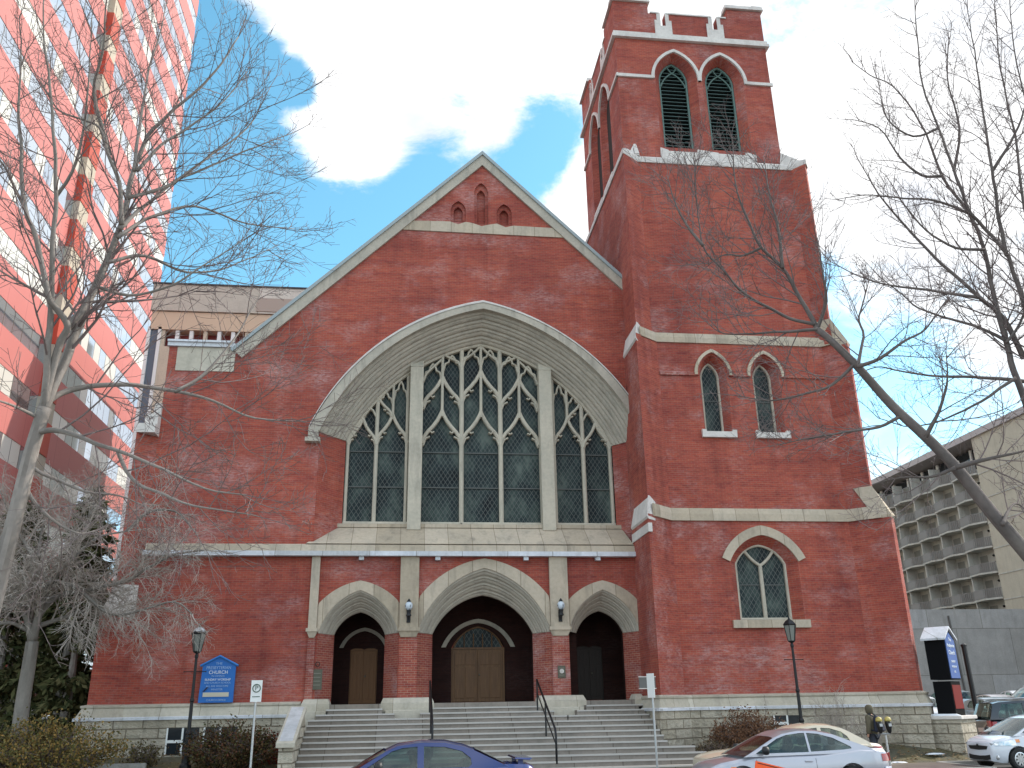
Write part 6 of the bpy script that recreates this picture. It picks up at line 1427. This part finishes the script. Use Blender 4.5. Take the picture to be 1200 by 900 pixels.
# ================================================================== TREES
M['bark'] = stone_material('grey_brown_bark', (.30, .265, .24), (.17, .15, .135), grime=.5, bump=.8)
M['twig'] = mat('dark_twig', (.15, .115, .11), .8)
M['bark_dark'] = stone_material('dark_bark', (.17, .14, .13), (.10, .085, .08), grime=.5, bump=.8)
M['bark_pale'] = stone_material('pale_bark', (.24, .215, .19), (.17, .15, .13), grime=.4, bump=.8)
M['twig_pale'] = mat('pale_twig', (.36, .31, .27), .85)
LIMBS = {'left_tree': [([(-8.49, -20.5, 1.38), (-8.43, -20.5, 2.21), (-8.35, -20.5, 2.99), (-8.29, -20.5, 3.87), (-8.23, -20.5, 4.73), (-8.18, -20.5, 5.52), (-8.11, -20.5, 6.11)], 0.135, 0.095), ([(-8.13, -20.5, 6.06), (-8.03, -20.43, 6.63), (-7.94, -20.37, 7.2), (-7.84, -20.3, 7.87), (-7.72, -20.23, 8.56), (-7.57, -20.17, 9.32), (-7.57, -20.1, 9.88), (-7.57, -20.03, 10.41), (-7.46, -19.97, 11.14), (-7.16, -19.9, 11.68), (-6.84, -19.83, 12.17), (-6.54, -19.77, 12.74), (-6.22, -19.7, 13.59)], 0.085, 0.012), ([(-7.46, -20.5, 9.13), (-7.55, -20.61, 9.79), (-7.73, -20.73, 10.25), (-7.91, -20.84, 10.63), (-8.14, -20.96, 10.69), (-8.42, -21.07, 10.74), (-8.6, -21.19, 10.96), (-8.72, -21.3, 11.14)], 0.045, 0.008), ([(-8.13, -20.5, 6.06), (-8.05, -20.61, 6.7), (-7.95, -20.72, 7.05), (-7.85, -20.83, 7.24), (-8.01, -20.94, 7.46), (-8.1, -21.05, 7.6), (-8.26, -21.15, 8.19), (-8.37, -21.26, 8.53), (-8.49, -21.37, 8.81), (-8.65, -21.48, 9.66), (-8.77, -21.59, 10.47), (-8.84, -21.7, 11.3)], 0.065, 0.012), ([(-7.98, -20.5, 7.38), (-7.87, -20.4, 7.72), (-7.78, -20.3, 8.06), (-7.76, -20.2, 8.43)], 0.07, 0.03), ([(-8.11, -20.5, 6.09), (-8.11, -20.69, 6.8), (-8.13, -20.88, 7.65), (-8.16, -21.06, 8.38), (-8.16, -21.25, 9.12), (-8.24, -21.44, 9.87), (-8.38, -21.62, 10.78), (-8.53, -21.81, 11.55), (-8.52, -22.0, 12.02)], 0.06, 0.01), ([(-8.09, -20.5, 6.19), (-8.0, -20.36, 6.37), (-7.71, -20.21, 6.55), (-7.17, -20.07, 6.66), (-6.7, -19.93, 6.64), (-5.97, -19.79, 6.52), (-5.33, -19.64, 6.31), (-4.56, -19.5, 6.31)], 0.05, 0.008), ([(-6.36, -20.5, 6.4), (-6.07, -20.3, 6.71), (-5.82, -20.1, 7.18), (-5.61, -19.9, 7.77), (-5.42, -19.7, 8.4)], 0.03, 0.007), ([(-8.17, -20.5, 5.73), (-7.93, -20.61, 5.75), (-7.59, -20.73, 5.65), (-7.25, -20.84, 5.52), (-6.86, -20.96, 5.35), (-6.24, -21.07, 5.09), (-5.64, -21.19, 4.81), (-5.06, -21.3, 4.7)], 0.045, 0.008), ([(-7.03, -20.5, 5.49), (-6.84, -20.63, 5.17), (-6.58, -20.77, 4.93), (-6.25, -20.9, 4.8), (-5.93, -21.03, 4.64), (-5.39, -21.17, 4.52), (-4.87, -21.3, 4.4)], 0.032, 0.007), ([(-7.48, -20.5, 9.05), (-7.24, -20.26, 9.64), (-6.9, -20.02, 10.25), (-6.39, -19.78, 10.78), (-5.76, -19.54, 11.35), (-5.16, -19.3, 11.88)], 0.036, 0.007), ([(-7.49, -20.5, 8.9), (-7.13, -20.12, 9.54), (-6.59, -19.75, 9.95), (-5.81, -19.38, 9.9), (-5.07, -19.0, 10.06)], 0.034, 0.007), ([(-7.36, -20.5, 10.11), (-7.07, -20.38, 10.71), (-6.74, -20.25, 11.15), (-6.28, -20.12, 11.8), (-5.94, -20.0, 12.56)], 0.032, 0.006), ([(-7.43, -20.5, 9.61), (-6.89, -20.27, 10.05), (-6.34, -20.05, 10.82), (-5.88, -19.82, 11.53), (-5.59, -19.6, 12.64)], 0.032, 0.006), ([(-7.59, -20.5, 8.46), (-7.16, -20.15, 8.78), (-6.58, -19.8, 8.69), (-6.0, -19.45, 9.03), (-5.39, -19.1, 9.61)], 0.032, 0.006), ([(-7.7, -20.5, 8.06), (-7.17, -20.62, 7.88), (-6.54, -20.75, 7.99), (-6.05, -20.88, 8.3), (-5.45, -21.0, 8.69)], 0.03, 0.006), ([(-8.29, -20.5, 7.82), (-8.61, -20.67, 7.94), (-8.92, -20.83, 8.08), (-9.17, -21.0, 8.23)], 0.03, 0.006), ([(-8.17, -20.5, 5.96), (-8.33, -20.83, 6.0), (-8.47, -21.17, 5.98), (-8.58, -21.5, 5.88)], 0.03, 0.006), ([(-8.9, -20.5, 9.32), (-9.0, -20.83, 9.56), (-9.05, -21.17, 9.71), (-9.21, -21.5, 9.91)], 0.03, 0.006), ([(-8.49, -20.5, 9.58), (-8.18, -20.75, 10.05), (-8.08, -21.0, 10.82), (-8.05, -21.25, 11.6), (-8.02, -21.5, 12.21)], 0.03, 0.006), ([(-7.4, -20.5, 10.11), (-7.51, -20.25, 11.27), (-7.59, -20.0, 12.52), (-7.57, -19.75, 13.68), (-7.62, -19.5, 14.91)], 0.032, 0.006), ([(-7.82, -20.5, 10.4), (-8.07, -20.83, 11.28), (-7.92, -21.17, 11.84), (-7.85, -21.5, 12.56)], 0.045, 0.01), ([(-8.19, -20.5, 5.27), (-7.91, -20.38, 5.13), (-7.48, -20.25, 4.98), (-7.05, -20.12, 4.95), (-6.58, -20.0, 4.74)], 0.032, 0.006), ([(-8.2, -20.5, 4.97), (-7.96, -20.33, 4.65), (-7.53, -20.17, 4.39), (-7.36, -20.0, 4.46)], 0.04, 0.008)], 'right_tree': [([(8.55, -20.2, -0.22), (8.08, -20.05, 1.84), (7.53, -19.9, 3.34), (7.05, -19.75, 4.27), (6.7, -19.6, 4.96), (6.35, -19.45, 5.73), (6.0, -19.3, 6.32), (5.57, -19.15, 6.94), (5.13, -19.0, 7.72), (4.79, -18.85, 8.28), (4.62, -18.7, 8.58)], 0.19, 0.062), ([(4.62, -18.7, 8.58), (4.59, -18.63, 8.84), (4.42, -18.56, 9.35), (4.21, -18.49, 9.97), (3.88, -18.41, 10.44), (3.67, -18.34, 11.19), (3.55, -18.27, 11.97), (3.64, -18.2, 13.19)], 0.05, 0.008), ([(4.59, -18.7, 8.68), (4.17, -18.56, 8.86), (3.84, -18.41, 9.14), (3.5, -18.27, 9.45), (3.15, -18.13, 10.05), (2.84, -17.99, 10.67), (2.86, -17.84, 11.71), (2.94, -17.7, 12.92)], 0.036, 0.007), ([(4.1, -18.7, 9.85), (4.21, -18.53, 10.85), (4.2, -18.37, 11.74), (4.28, -18.2, 12.66)], 0.04, 0.008), ([(4.62, -18.7, 8.58), (4.79, -18.87, 9.11), (4.72, -19.03, 9.85), (4.62, -19.2, 10.28)], 0.04, 0.008), ([(2.56, -18.7, 10.26), (2.34, -18.53, 10.77), (2.19, -18.37, 11.45), (2.15, -18.2, 12.15)], 0.035, 0.008), ([(5.05, -19.0, 7.75), (4.65, -18.88, 7.42), (4.12, -18.75, 7.25), (3.51, -18.62, 7.15), (2.93, -18.5, 7.31)], 0.035, 0.008), ([(4.46, -19.0, 8.44), (4.06, -18.88, 8.45), (3.53, -18.75, 8.45), (2.84, -18.62, 8.45), (2.58, -18.5, 8.7)], 0.035, 0.008), ([(5.66, -19.2, 6.72), (5.3, -19.07, 6.56), (4.88, -18.95, 6.51), (4.29, -18.82, 6.43), (3.69, -18.7, 6.33)], 0.035, 0.008), ([(5.01, -19.2, 7.64), (5.33, -19.4, 7.73), (5.74, -19.6, 7.99), (6.06, -19.8, 8.16), (6.44, -20.0, 8.66)], 0.04, 0.008), ([(5.87, -19.5, 6.25), (6.03, -19.77, 6.66), (6.09, -20.03, 7.03), (5.97, -20.3, 7.39)], 0.045, 0.008), ([(6.24, -19.6, 5.69), (5.88, -19.4, 5.56), (5.53, -19.2, 5.6), (5.17, -19.0, 5.57)], 0.035, 0.008), ([(6.04, -19.9, 5.61), (6.37, -20.1, 5.67), (6.78, -20.3, 5.74), (7.17, -20.5, 5.79)], 0.05, 0.01), ([(6.66, -19.9, 4.66), (6.93, -19.7, 4.91), (7.27, -19.5, 5.1), (7.62, -19.3, 5.0)], 0.04, 0.008), ([(5.01, -19.2, 7.64), (5.3, -19.07, 8.29), (5.38, -18.93, 8.78), (5.76, -18.8, 9.58)], 0.035, 0.008), ([(3.74, -18.7, 10.28), (3.41, -18.5, 10.19), (3.06, -18.3, 10.28), (2.67, -18.1, 9.99)], 0.03, 0.006)], 'upper_tree': [([(11.33, -16.5, -3.09), (11.57, -16.42, -1.01), (11.66, -16.33, 1.32), (11.45, -16.25, 3.58), (11.12, -16.17, 5.52), (10.83, -16.08, 7.03), (10.73, -16.0, 8.04)], 0.16, 0.1), ([(10.73, -16.0, 8.04), (10.68, -15.92, 8.82), (10.69, -15.84, 9.71), (10.72, -15.76, 11.11), (10.82, -15.68, 12.24), (10.68, -15.6, 13.3), (10.25, -15.52, 14.41), (10.02, -15.44, 16.11), (9.53, -15.36, 17.22), (9.0, -15.28, 17.63), (8.59, -15.2, 18.11)], 0.08, 0.01), ([(10.9, -16.0, 7.06), (11.11, -16.07, 9.25), (11.13, -16.15, 10.61), (10.99, -16.22, 11.34), (10.86, -16.29, 11.83), (10.34, -16.36, 12.54), (10.04, -16.44, 12.87), (9.84, -16.51, 13.88), (9.63, -16.58, 15.03), (9.41, -16.65, 16.21), (9.5, -16.73, 17.74), (9.59, -16.8, 18.77)], 0.075, 0.01), ([(10.69, -16.5, 11.62), (10.59, -16.63, 12.33), (10.55, -16.77, 13.02), (10.51, -16.9, 13.66), (10.53, -17.03, 15.25), (10.58, -17.17, 16.91), (10.58, -17.3, 18.38)], 0.05, 0.008), ([(11.0, -15.9, 9.32), (10.8, -15.79, 10.39), (10.41, -15.67, 10.94), (10.09, -15.56, 11.46), (9.8, -15.44, 11.94), (9.22, -15.33, 12.85), (8.65, -15.21, 13.97), (8.32, -15.1, 15.11)], 0.07, 0.01), ([(10.87, -15.9, 8.75), (10.15, -15.77, 8.86), (9.42, -15.63, 8.93), (8.86, -15.5, 8.99), (8.15, -15.37, 9.15), (7.77, -15.23, 9.27), (7.24, -15.1, 9.1)], 0.05, 0.01), ([(10.23, -15.9, 10.82), (9.38, -15.7, 11.04), (8.29, -15.5, 11.27), (7.75, -15.3, 11.56), (7.17, -15.1, 12.03)], 0.045, 0.01), ([(10.67, -15.9, 9.73), (10.18, -15.8, 10.08), (9.33, -15.7, 10.4), (8.83, -15.6, 10.67), (8.59, -15.5, 11.02), (8.08, -15.4, 11.61)], 0.045, 0.01), ([(10.39, -16.5, 7.96), (10.92, -16.63, 9.63), (11.22, -16.77, 11.5), (11.1, -16.9, 12.76), (11.21, -17.03, 14.56), (11.15, -17.17, 16.45), (11.36, -17.3, 18.46)], 0.06, 0.01), ([(10.4, -16.5, 7.77), (11.34, -16.63, 9.65), (11.98, -16.77, 12.44), (11.9, -16.9, 14.71), (11.74, -17.03, 16.35), (11.76, -17.17, 17.81), (11.89, -17.3, 19.06)], 0.05, 0.01), ([(10.85, -16.5, 13.95), (11.4, -16.67, 14.72), (11.8, -16.83, 15.49), (12.19, -17.0, 16.67)], 0.045, 0.01), ([(10.44, -15.9, 13.11), (9.71, -15.77, 13.5), (9.02, -15.65, 13.61), (8.22, -15.52, 13.74), (7.6, -15.4, 13.69)], 0.04, 0.01), ([(9.96, -15.9, 14.14), (9.51, -15.77, 14.22), (9.12, -15.65, 14.78), (8.78, -15.52, 15.75), (8.21, -15.4, 16.06)], 0.04, 0.01), ([(10.65, -15.9, 12.11), (10.0, -15.77, 12.21), (9.41, -15.65, 12.72), (9.07, -15.52, 13.5), (8.92, -15.4, 14.19)], 0.04, 0.01), ([(10.52, -16.1, 8.75), (9.64, -16.0, 8.21), (8.82, -15.9, 7.83), (8.04, -15.8, 7.65), (7.34, -15.7, 7.86)], 0.04, 0.01), ([(10.48, -16.1, 9.6), (10.82, -16.23, 10.02), (11.24, -16.37, 10.83), (11.56, -16.5, 11.22)], 0.04, 0.01), ([(10.15, -16.1, 14.17), (10.68, -15.97, 15.56), (10.77, -15.83, 17.26), (11.35, -15.7, 19.11)], 0.04, 0.008), ([(10.0, -16.1, 15.41), (9.36, -15.97, 15.21), (8.85, -15.83, 15.78), (8.9, -15.7, 16.95)], 0.035, 0.008)], 'lawn_tree': [([(-14.36, -3.0, 0.46), (-14.39, -3.0, 1.52), (-14.43, -3.0, 2.49), (-14.43, -3.0, 3.35), (-14.44, -3.0, 4.19)], 0.25, 0.19), ([(-14.44, -3.0, 4.19), (-14.77, -3.2, 5.13), (-15.31, -3.4, 5.76), (-15.92, -3.6, 6.39), (-16.32, -3.8, 7.02)], 0.14, 0.02), ([(-14.44, -3.0, 4.19), (-14.25, -3.3, 5.25), (-13.91, -3.6, 6.0), (-13.31, -3.9, 6.61), (-12.54, -4.2, 7.23), (-11.58, -4.5, 7.4)], 0.14, 0.02), ([(-14.39, -3.0, 4.97), (-13.91, -3.17, 5.52), (-12.73, -3.33, 5.77), (-11.68, -3.5, 6.01), (-11.03, -3.67, 6.39), (-10.25, -3.83, 6.77), (-9.31, -4.0, 6.88)], 0.11, 0.02), ([(-14.44, -3.0, 4.19), (-14.81, -2.75, 5.58), (-14.92, -2.5, 6.97), (-14.99, -2.25, 8.15), (-14.97, -2.0, 9.23)], 0.11, 0.02), ([(-14.41, -3.0, 4.63), (-13.81, -2.8, 4.9), (-13.14, -2.6, 5.18), (-12.62, -2.4, 5.75), (-12.26, -2.2, 5.63)], 0.09, 0.02), ([(-14.54, -3.0, 4.5), (-15.11, -3.33, 4.73), (-15.56, -3.67, 4.58), (-15.95, -4.0, 4.8)], 0.08, 0.02), ([(-14.68, -3.0, 6.62), (-15.38, -2.83, 7.47), (-15.99, -2.67, 8.34), (-16.45, -2.5, 9.1)], 0.08, 0.02), ([(-14.13, -3.0, 6.08), (-13.22, -3.4, 5.76), (-11.96, -3.8, 4.93), (-10.98, -4.2, 5.01), (-9.9, -4.6, 5.22), (-9.27, -5.0, 4.79)], 0.07, 0.02), ([(-13.63, -3.0, 6.76), (-13.27, -3.33, 7.66), (-13.01, -3.67, 8.43), (-12.8, -4.0, 9.2)], 0.07, 0.015), ([(-12.04, -3.0, 7.68), (-11.34, -3.33, 8.24), (-10.45, -3.67, 8.18), (-9.63, -4.0, 7.42)], 0.07, 0.015)]}
def spline(P, k=4):
    P = [Vector(p) for p in P]; out = []
    for i in range(len(P)-1):
        a = P[max(i-1, 0)]; b = P[i]; c = P[i+1]; d = P[min(i+2, len(P)-1)]
        for j in range(k):
            t_ = j/k; out.append(.5*((2*b) + (c-a)*t_ + (2*a-5*b+4*c-d)*t_*t_ + (3*b-a-3*c+d)*t_**3))
    out.append(P[-1]); return out
def rand_perp(d, rng):
    v_ = Vector((rng.gauss(0, 1), rng.gauss(0, 1), rng.gauss(0, 1))); v_ -= d*v_.dot(d); return v_.normalized()
def twig(mb, p, d, L, r_, lvl, rng, up, tips, kids, jit=.16):
    n = 5 if lvl > 0 else 3; pts = [p.copy()]; dirs = [d.copy()]
    for i in range(n):
        d = (d + Vector((rng.gauss(0, jit), rng.gauss(0, jit), rng.gauss(0, jit))) + Vector((0, 0, up))*.5).normalized()
        p = p + d*(L/n); pts.append(p.copy()); dirs.append(d.copy())
    mb.tube(pts, [max(r_*(1-.72*i/n), .0032) for i in range(n+1)], 4 if lvl > 1 else 3, caps=False)
    if lvl <= 0: return
    k = kids[lvl-1]; k = int(k*min(1.5, max(.5, L/{3: 1.6, 2: .9, 1: .45}.get(lvl, 1)))+.5)
    for j in range(k):
        t_ = .18 + .82*(j+rng.random()*.7)/k; i = min(n-1, int(t_*n)); q = pts[i].lerp(pts[i+1], min(1, t_*n-i))
        a = R(rng.uniform(28, 58)); nd = (dirs[i]*math.cos(a) + rand_perp(dirs[i], rng)*math.sin(a)).normalized()
        twig(mb, q, nd, L*rng.uniform(.38, .66)*(1-.35*t_), r_*.55, lvl-1, rng, up, tips, kids, jit)
def bare_tree(key, label, bark, twm, seed, up=.10, dens=1.0, length=(.9, 1.8), rmin=.006, kids=(4, 5, 5), start=.12, trunk_n=14, group='bare street trees', droop_n=0):
    rng = random.Random(seed); limbs = LIMBS[key]; base = limbs[0][0][0]
    root = thing('bare_tree', label, 'tree', group, loc=base)
    inv = Matrix.Translation((-base[0], -base[1], -base[2]))
    def put(o): o.parent = root; o.matrix_parent_inverse = inv; return o
    tw = MB()
    for li, (P, r0, r1) in enumerate(limbs):
        S_ = spline(P, 4); n = len(S_); fl = [0]
        for a, b in zip(S_, S_[1:]): fl.append(fl[-1] + (b-a).length)
        T_ = fl[-1]; rad = [r0 + (r1-r0)*(f/T_)**.8 for f in fl]
        wob = [Vector((noise.noise(q*2.3), noise.noise(q*2.3+Vector((9, 0, 0))), noise.noise(q*2.3+Vector((0, 9, 0)))))*.025 for q in S_]
        S_ = [q + w_*min(1, fl[i]/.4) if li else q for i, (q, w_) in enumerate(zip(S_, wob))]
        mb = MB(); mb.tube(S_, rad, 10 if r0 > .1 else 7)
        if li == 0:
            put(mb.build('trunk', bark, smooth=True))
            for i in range(n//2, n, 3):     # knots
                if rng.random() < .7:
                    kb = MB(); 
            continue
        put(mb.build('branch', bark, smooth=True))
        cnt_ = int(T_*5.2*dens)
        for j in range(cnt_):
            t_ = start + (1-start)*(j + rng.random())/cnt_; f = t_*T_; i = 0
            while i < n-2 and fl[i+1] < f: i += 1
            q = S_[i].lerp(S_[i+1], (f-fl[i])/max(1e-6, fl[i+1]-fl[i])); d = (S_[i+1]-S_[i]).normalized(); a = R(rng.uniform(30, 65))
            nd = (d*math.cos(a) + rand_perp(d, rng)*math.sin(a)); nd.y *= .8; nd.normalize()
            twig(tw, q, nd, rng.uniform(*length)*(1-.45*t_), max(rmin, rad[i]*.38), 2, rng, up, None, kids, .10)
        twig(tw, S_[-1], (S_[-1]-S_[-3]).normalized(), length[0]*.8, r1, 2, rng, up, None, kids)
    put(tw.build('crown', twm, fix=False))
    return root
bare_tree('left_tree', 'tall bare tree leaning in from the left edge before the pink office tower', 'bark', 'twig', 3, up=.15, dens=.64, length=(1.1, 2.3), kids=(3, 4), rmin=.0085)
bare_tree('right_tree', 'bare tree whose long thick bough crosses the right side of the tower', 'bark_dark', 'twig', 8, up=.14, dens=1.2, length=(.9, 2.0), kids=(3, 4), rmin=.009)
bare_tree('upper_tree', 'dense bare tree filling the upper right corner against the bright sky', 'bark_dark', 'twig', 21, up=.16, dens=.75, length=(.9, 1.8), kids=(3, 4), rmin=.010)
bare_tree('lawn_tree', 'pale bare tree with drooping tangled twigs on the lawn beside the church corner', 'bark_pale', 'twig_pale', 31, up=-.10, dens=1.15, length=(1.1, 2.5), rmin=.010, kids=(5, 6))
# ---- evergreens behind the lawn
def needle_mat(name, cols):
    m = mat(name, cols[0], .9, spec=.15); t = NT(m); oi = t.n('ShaderNodeNewGeometry'); c = t.ramp(oi.outputs['Random Per Island'], [(0.0, cols[0]), (.5, cols[1]), (1.0, cols[2])]); t.link(c, t.b.inputs['Base Color']); return m
M['conifer'] = needle_mat('conifer_needles', [(.035, .045, .018), (.07, .075, .03), (.12, .11, .05)])
def leaf(mb, p, s, rng, n_=None, asp=.4):
    a = Vector((rng.gauss(0, 1), rng.gauss(0, 1), rng.gauss(0, 1))).normalized() if n_ is None else n_; b = rand_perp(a, rng); mb.add([p - a*s*.1, p + b*s*asp + a*s*.45, p + a*s, p - b*s*asp + a*s*.45], [(0, 1, 2, 3)])
def conifer(x, y, h, rad, seed, label, z=0, m_='conifer', n=2600):
    rng = random.Random(seed); root = thing('conifer', label, 'tree', 'evergreens left of the church', (x, y, z))
    q = MB(); q.tube([(0, 0, 0), (.05, 0, h*.5), (0, .05, h*.97)], [.22, .13, .02], 8); q.build('trunk', 'bark', root)
    q = MB()
    for k in range(int(h*9)):
        t_ = rng.uniform(.06, 1); zc = h*t_; a = rng.uniform(0, 6.283); rr = rad*(1-t_)**.62*rng.uniform(.65, 1.12); droop = -.25*rr
        d = Vector((math.cos(a), math.sin(a), 0)); tip = d*rr + Vector((0, 0, zc+droop)); st = Vector((0, 0, zc))
        q.cur = 0
        m_n = int(n/(h*9))
        for j in range(m_n):
            f = rng.random()**.6; p = st.lerp(tip, f) + Vector((rng.gauss(0, .16), rng.gauss(0, .16), rng.gauss(0, .10)))*(1.1-f*.4)
            leaf(q, p, rng.uniform(.20, .42), rng, (d*rng.uniform(.2, 1) + Vector((rng.gauss(0, .5), rng.gauss(0, .5), rng.uniform(-.9, .1)))).normalized(), .22)
    q.build('crown', m_, root, fix=False); return root
conifer(-15.2, 2.2, 8.8, 2.1, 1, 'dark evergreen closest to the church corner', .3, n=6500)
conifer(-18.2, 4.0, 10.0, 2.6, 2, 'tall dark evergreen second from the church corner', .2, n=6500)
conifer(-21.8, 3.0, 8.4, 2.5, 3, 'dark evergreen at the far left, near the frame edge', .2, n=6000)
conifer(-16.8, 7.5, 11.5, 2.6, 4, 'highest evergreen, behind the others and left of the church', .0, n=6000)
conifer(-14.6, 1.2, 6.5, 1.5, 9, 'low evergreen filling the corner beside the plinth', .4, n=5200)
conifer(-23.5, 8.5, 10.5, 3.0, 7, 'broad evergreen behind the leftmost one, seen between trunks', .0, n=4500)
conifer(-13.9, 4.6, 7.0, 1.8, 8, 'small evergreen tucked against the side wall of the church', .2, n=3500)
conifer(-20.0, 9.5, 9.0, 2.8, 6, 'rear evergreen half hidden behind the lawn tree', .0, n=4500)
# ---- shrubs
def shrub(x, y, rx, ry, h, seed, label, cols, n=5200, z=.42, leafs=(.04, .09), stems=90, name='bush', group='bushes along the church'):
    rng = random.Random(seed); root = thing(name, label, 'bush', group, (x, y, z)); q = MB(); lv = MB()
    for k in range(stems):
        a = rng.uniform(0, 6.283); rr = math.sqrt(rng.random()); tip = Vector((rx*rr*math.cos(a), ry*rr*math.sin(a), h*(1-.55*rr*rr)*rng.uniform(.7, 1.08))); b = Vector((tip.x*.25, tip.y*.25, -.15))
        mid = b.lerp(tip, .5) + Vector((0, 0, .12*h)); q.tube([b, mid, tip], [.014, .009, .004], 3, caps=False)
        for j in range(3):
            s_ = b.lerp(tip, rng.uniform(.4, .9)); e_ = s_ + Vector((rng.gauss(0, .2), rng.gauss(0, .2), rng.uniform(0, .3))); q.tube([s_, e_], [.007, .003], 3, caps=False)
        c = tip
        for j in range(n//stems):
            f = rng.random()**.5; p = b.lerp(tip, f) + Vector((rng.gauss(0, .13), rng.gauss(0, .13), rng.gauss(0, .10)))
            if p.z < 0: p.z = rng.uniform(0, .2)
            leaf(lv, p, rng.uniform(*leafs), rng, asp=.38)
    q.build('stems', M['twig'], root, fix=False); lv.build('foliage', needle_mat('foliage', cols), root, fix=False); return root
shrub(-12.6, -4.9, 2.0, 1.0, 1.7, 1, 'sprawling green and ochre juniper bush at the left edge', [(.07, .075, .025), (.17, .13, .045), (.30, .17, .05)], n=9000)
shrub(-14.9, -4.3, 1.6, 1.0, 1.5, 7, 'dark green juniper bush in the lower left corner', [(.05, .06, .022), (.11, .10, .035), (.20, .13, .04)], n=7000)
shrub(-10.9, -2.4, .55, .4, .9, 9, 'small sparse bush between the juniper and the round red-brown bush', [(.05, .05, .02), (.10, .07, .03), (.12, .10, .05)], n=1100, stems=40)
shrub(-8.15, -3.0, 1.62, .95, 1.35, 2, 'round red-brown bush under the basement windows left of the steps', [(.07, .035, .02), (.06, .06, .02), (.14, .05, .03)], n=9000)
shrub(-6.95, -2.4, .4, .4, 1.0, 12, 'small scarlet twigged bush touching the cheek wall', [(.20, .03, .02), (.30, .04, .02), (.14, .03, .02)], n=900, stems=40)
shrub(8.55, -2.9, 1.45, .9, 1.45, 3, 'dome shaped rusty brown bush before the tower base', [(.10, .05, .03), (.16, .08, .045), (.22, .12, .07)], n=8500)
shrub(7.05, -3.5, .7, .5, .45, 14, 'low twiggy bush beside the right end of the steps', [(.07, .045, .03), (.1, .07, .04), (.12, .09, .05)], n=1200, stems=40)
def bare_shrub(x, y, h, sp_, seed, label):
    rng = random.Random(seed); root = thing('bare_shrub', label, 'shrub', 'bushes along the church', (x, y, .4)); q = MB()
    for k in range(16):
        a = rng.uniform(0, 6.283); d = Vector((math.cos(a)*sp_, math.sin(a)*sp_*.6, 1)).normalized(); twig(q, Vector((rng.gauss(0, .12), rng.gauss(0, .1), -.1)), d, h*rng.uniform(.7, 1.1), .012, 2, rng, .05, None, (3, 4), .10)
    q.build('stems', 'twig_pale', root, fix=False)
bare_shrub(11.9, -2.2, 1.9, .55, 4, 'thin leafless shrub against the pale plinth near the walker')
bare_shrub(13.1, -2.6, 1.3, .5, 5, 'smaller leafless shrub between the walker and the pillar sign')
# a bird perched on a roof edge behind, small and dark
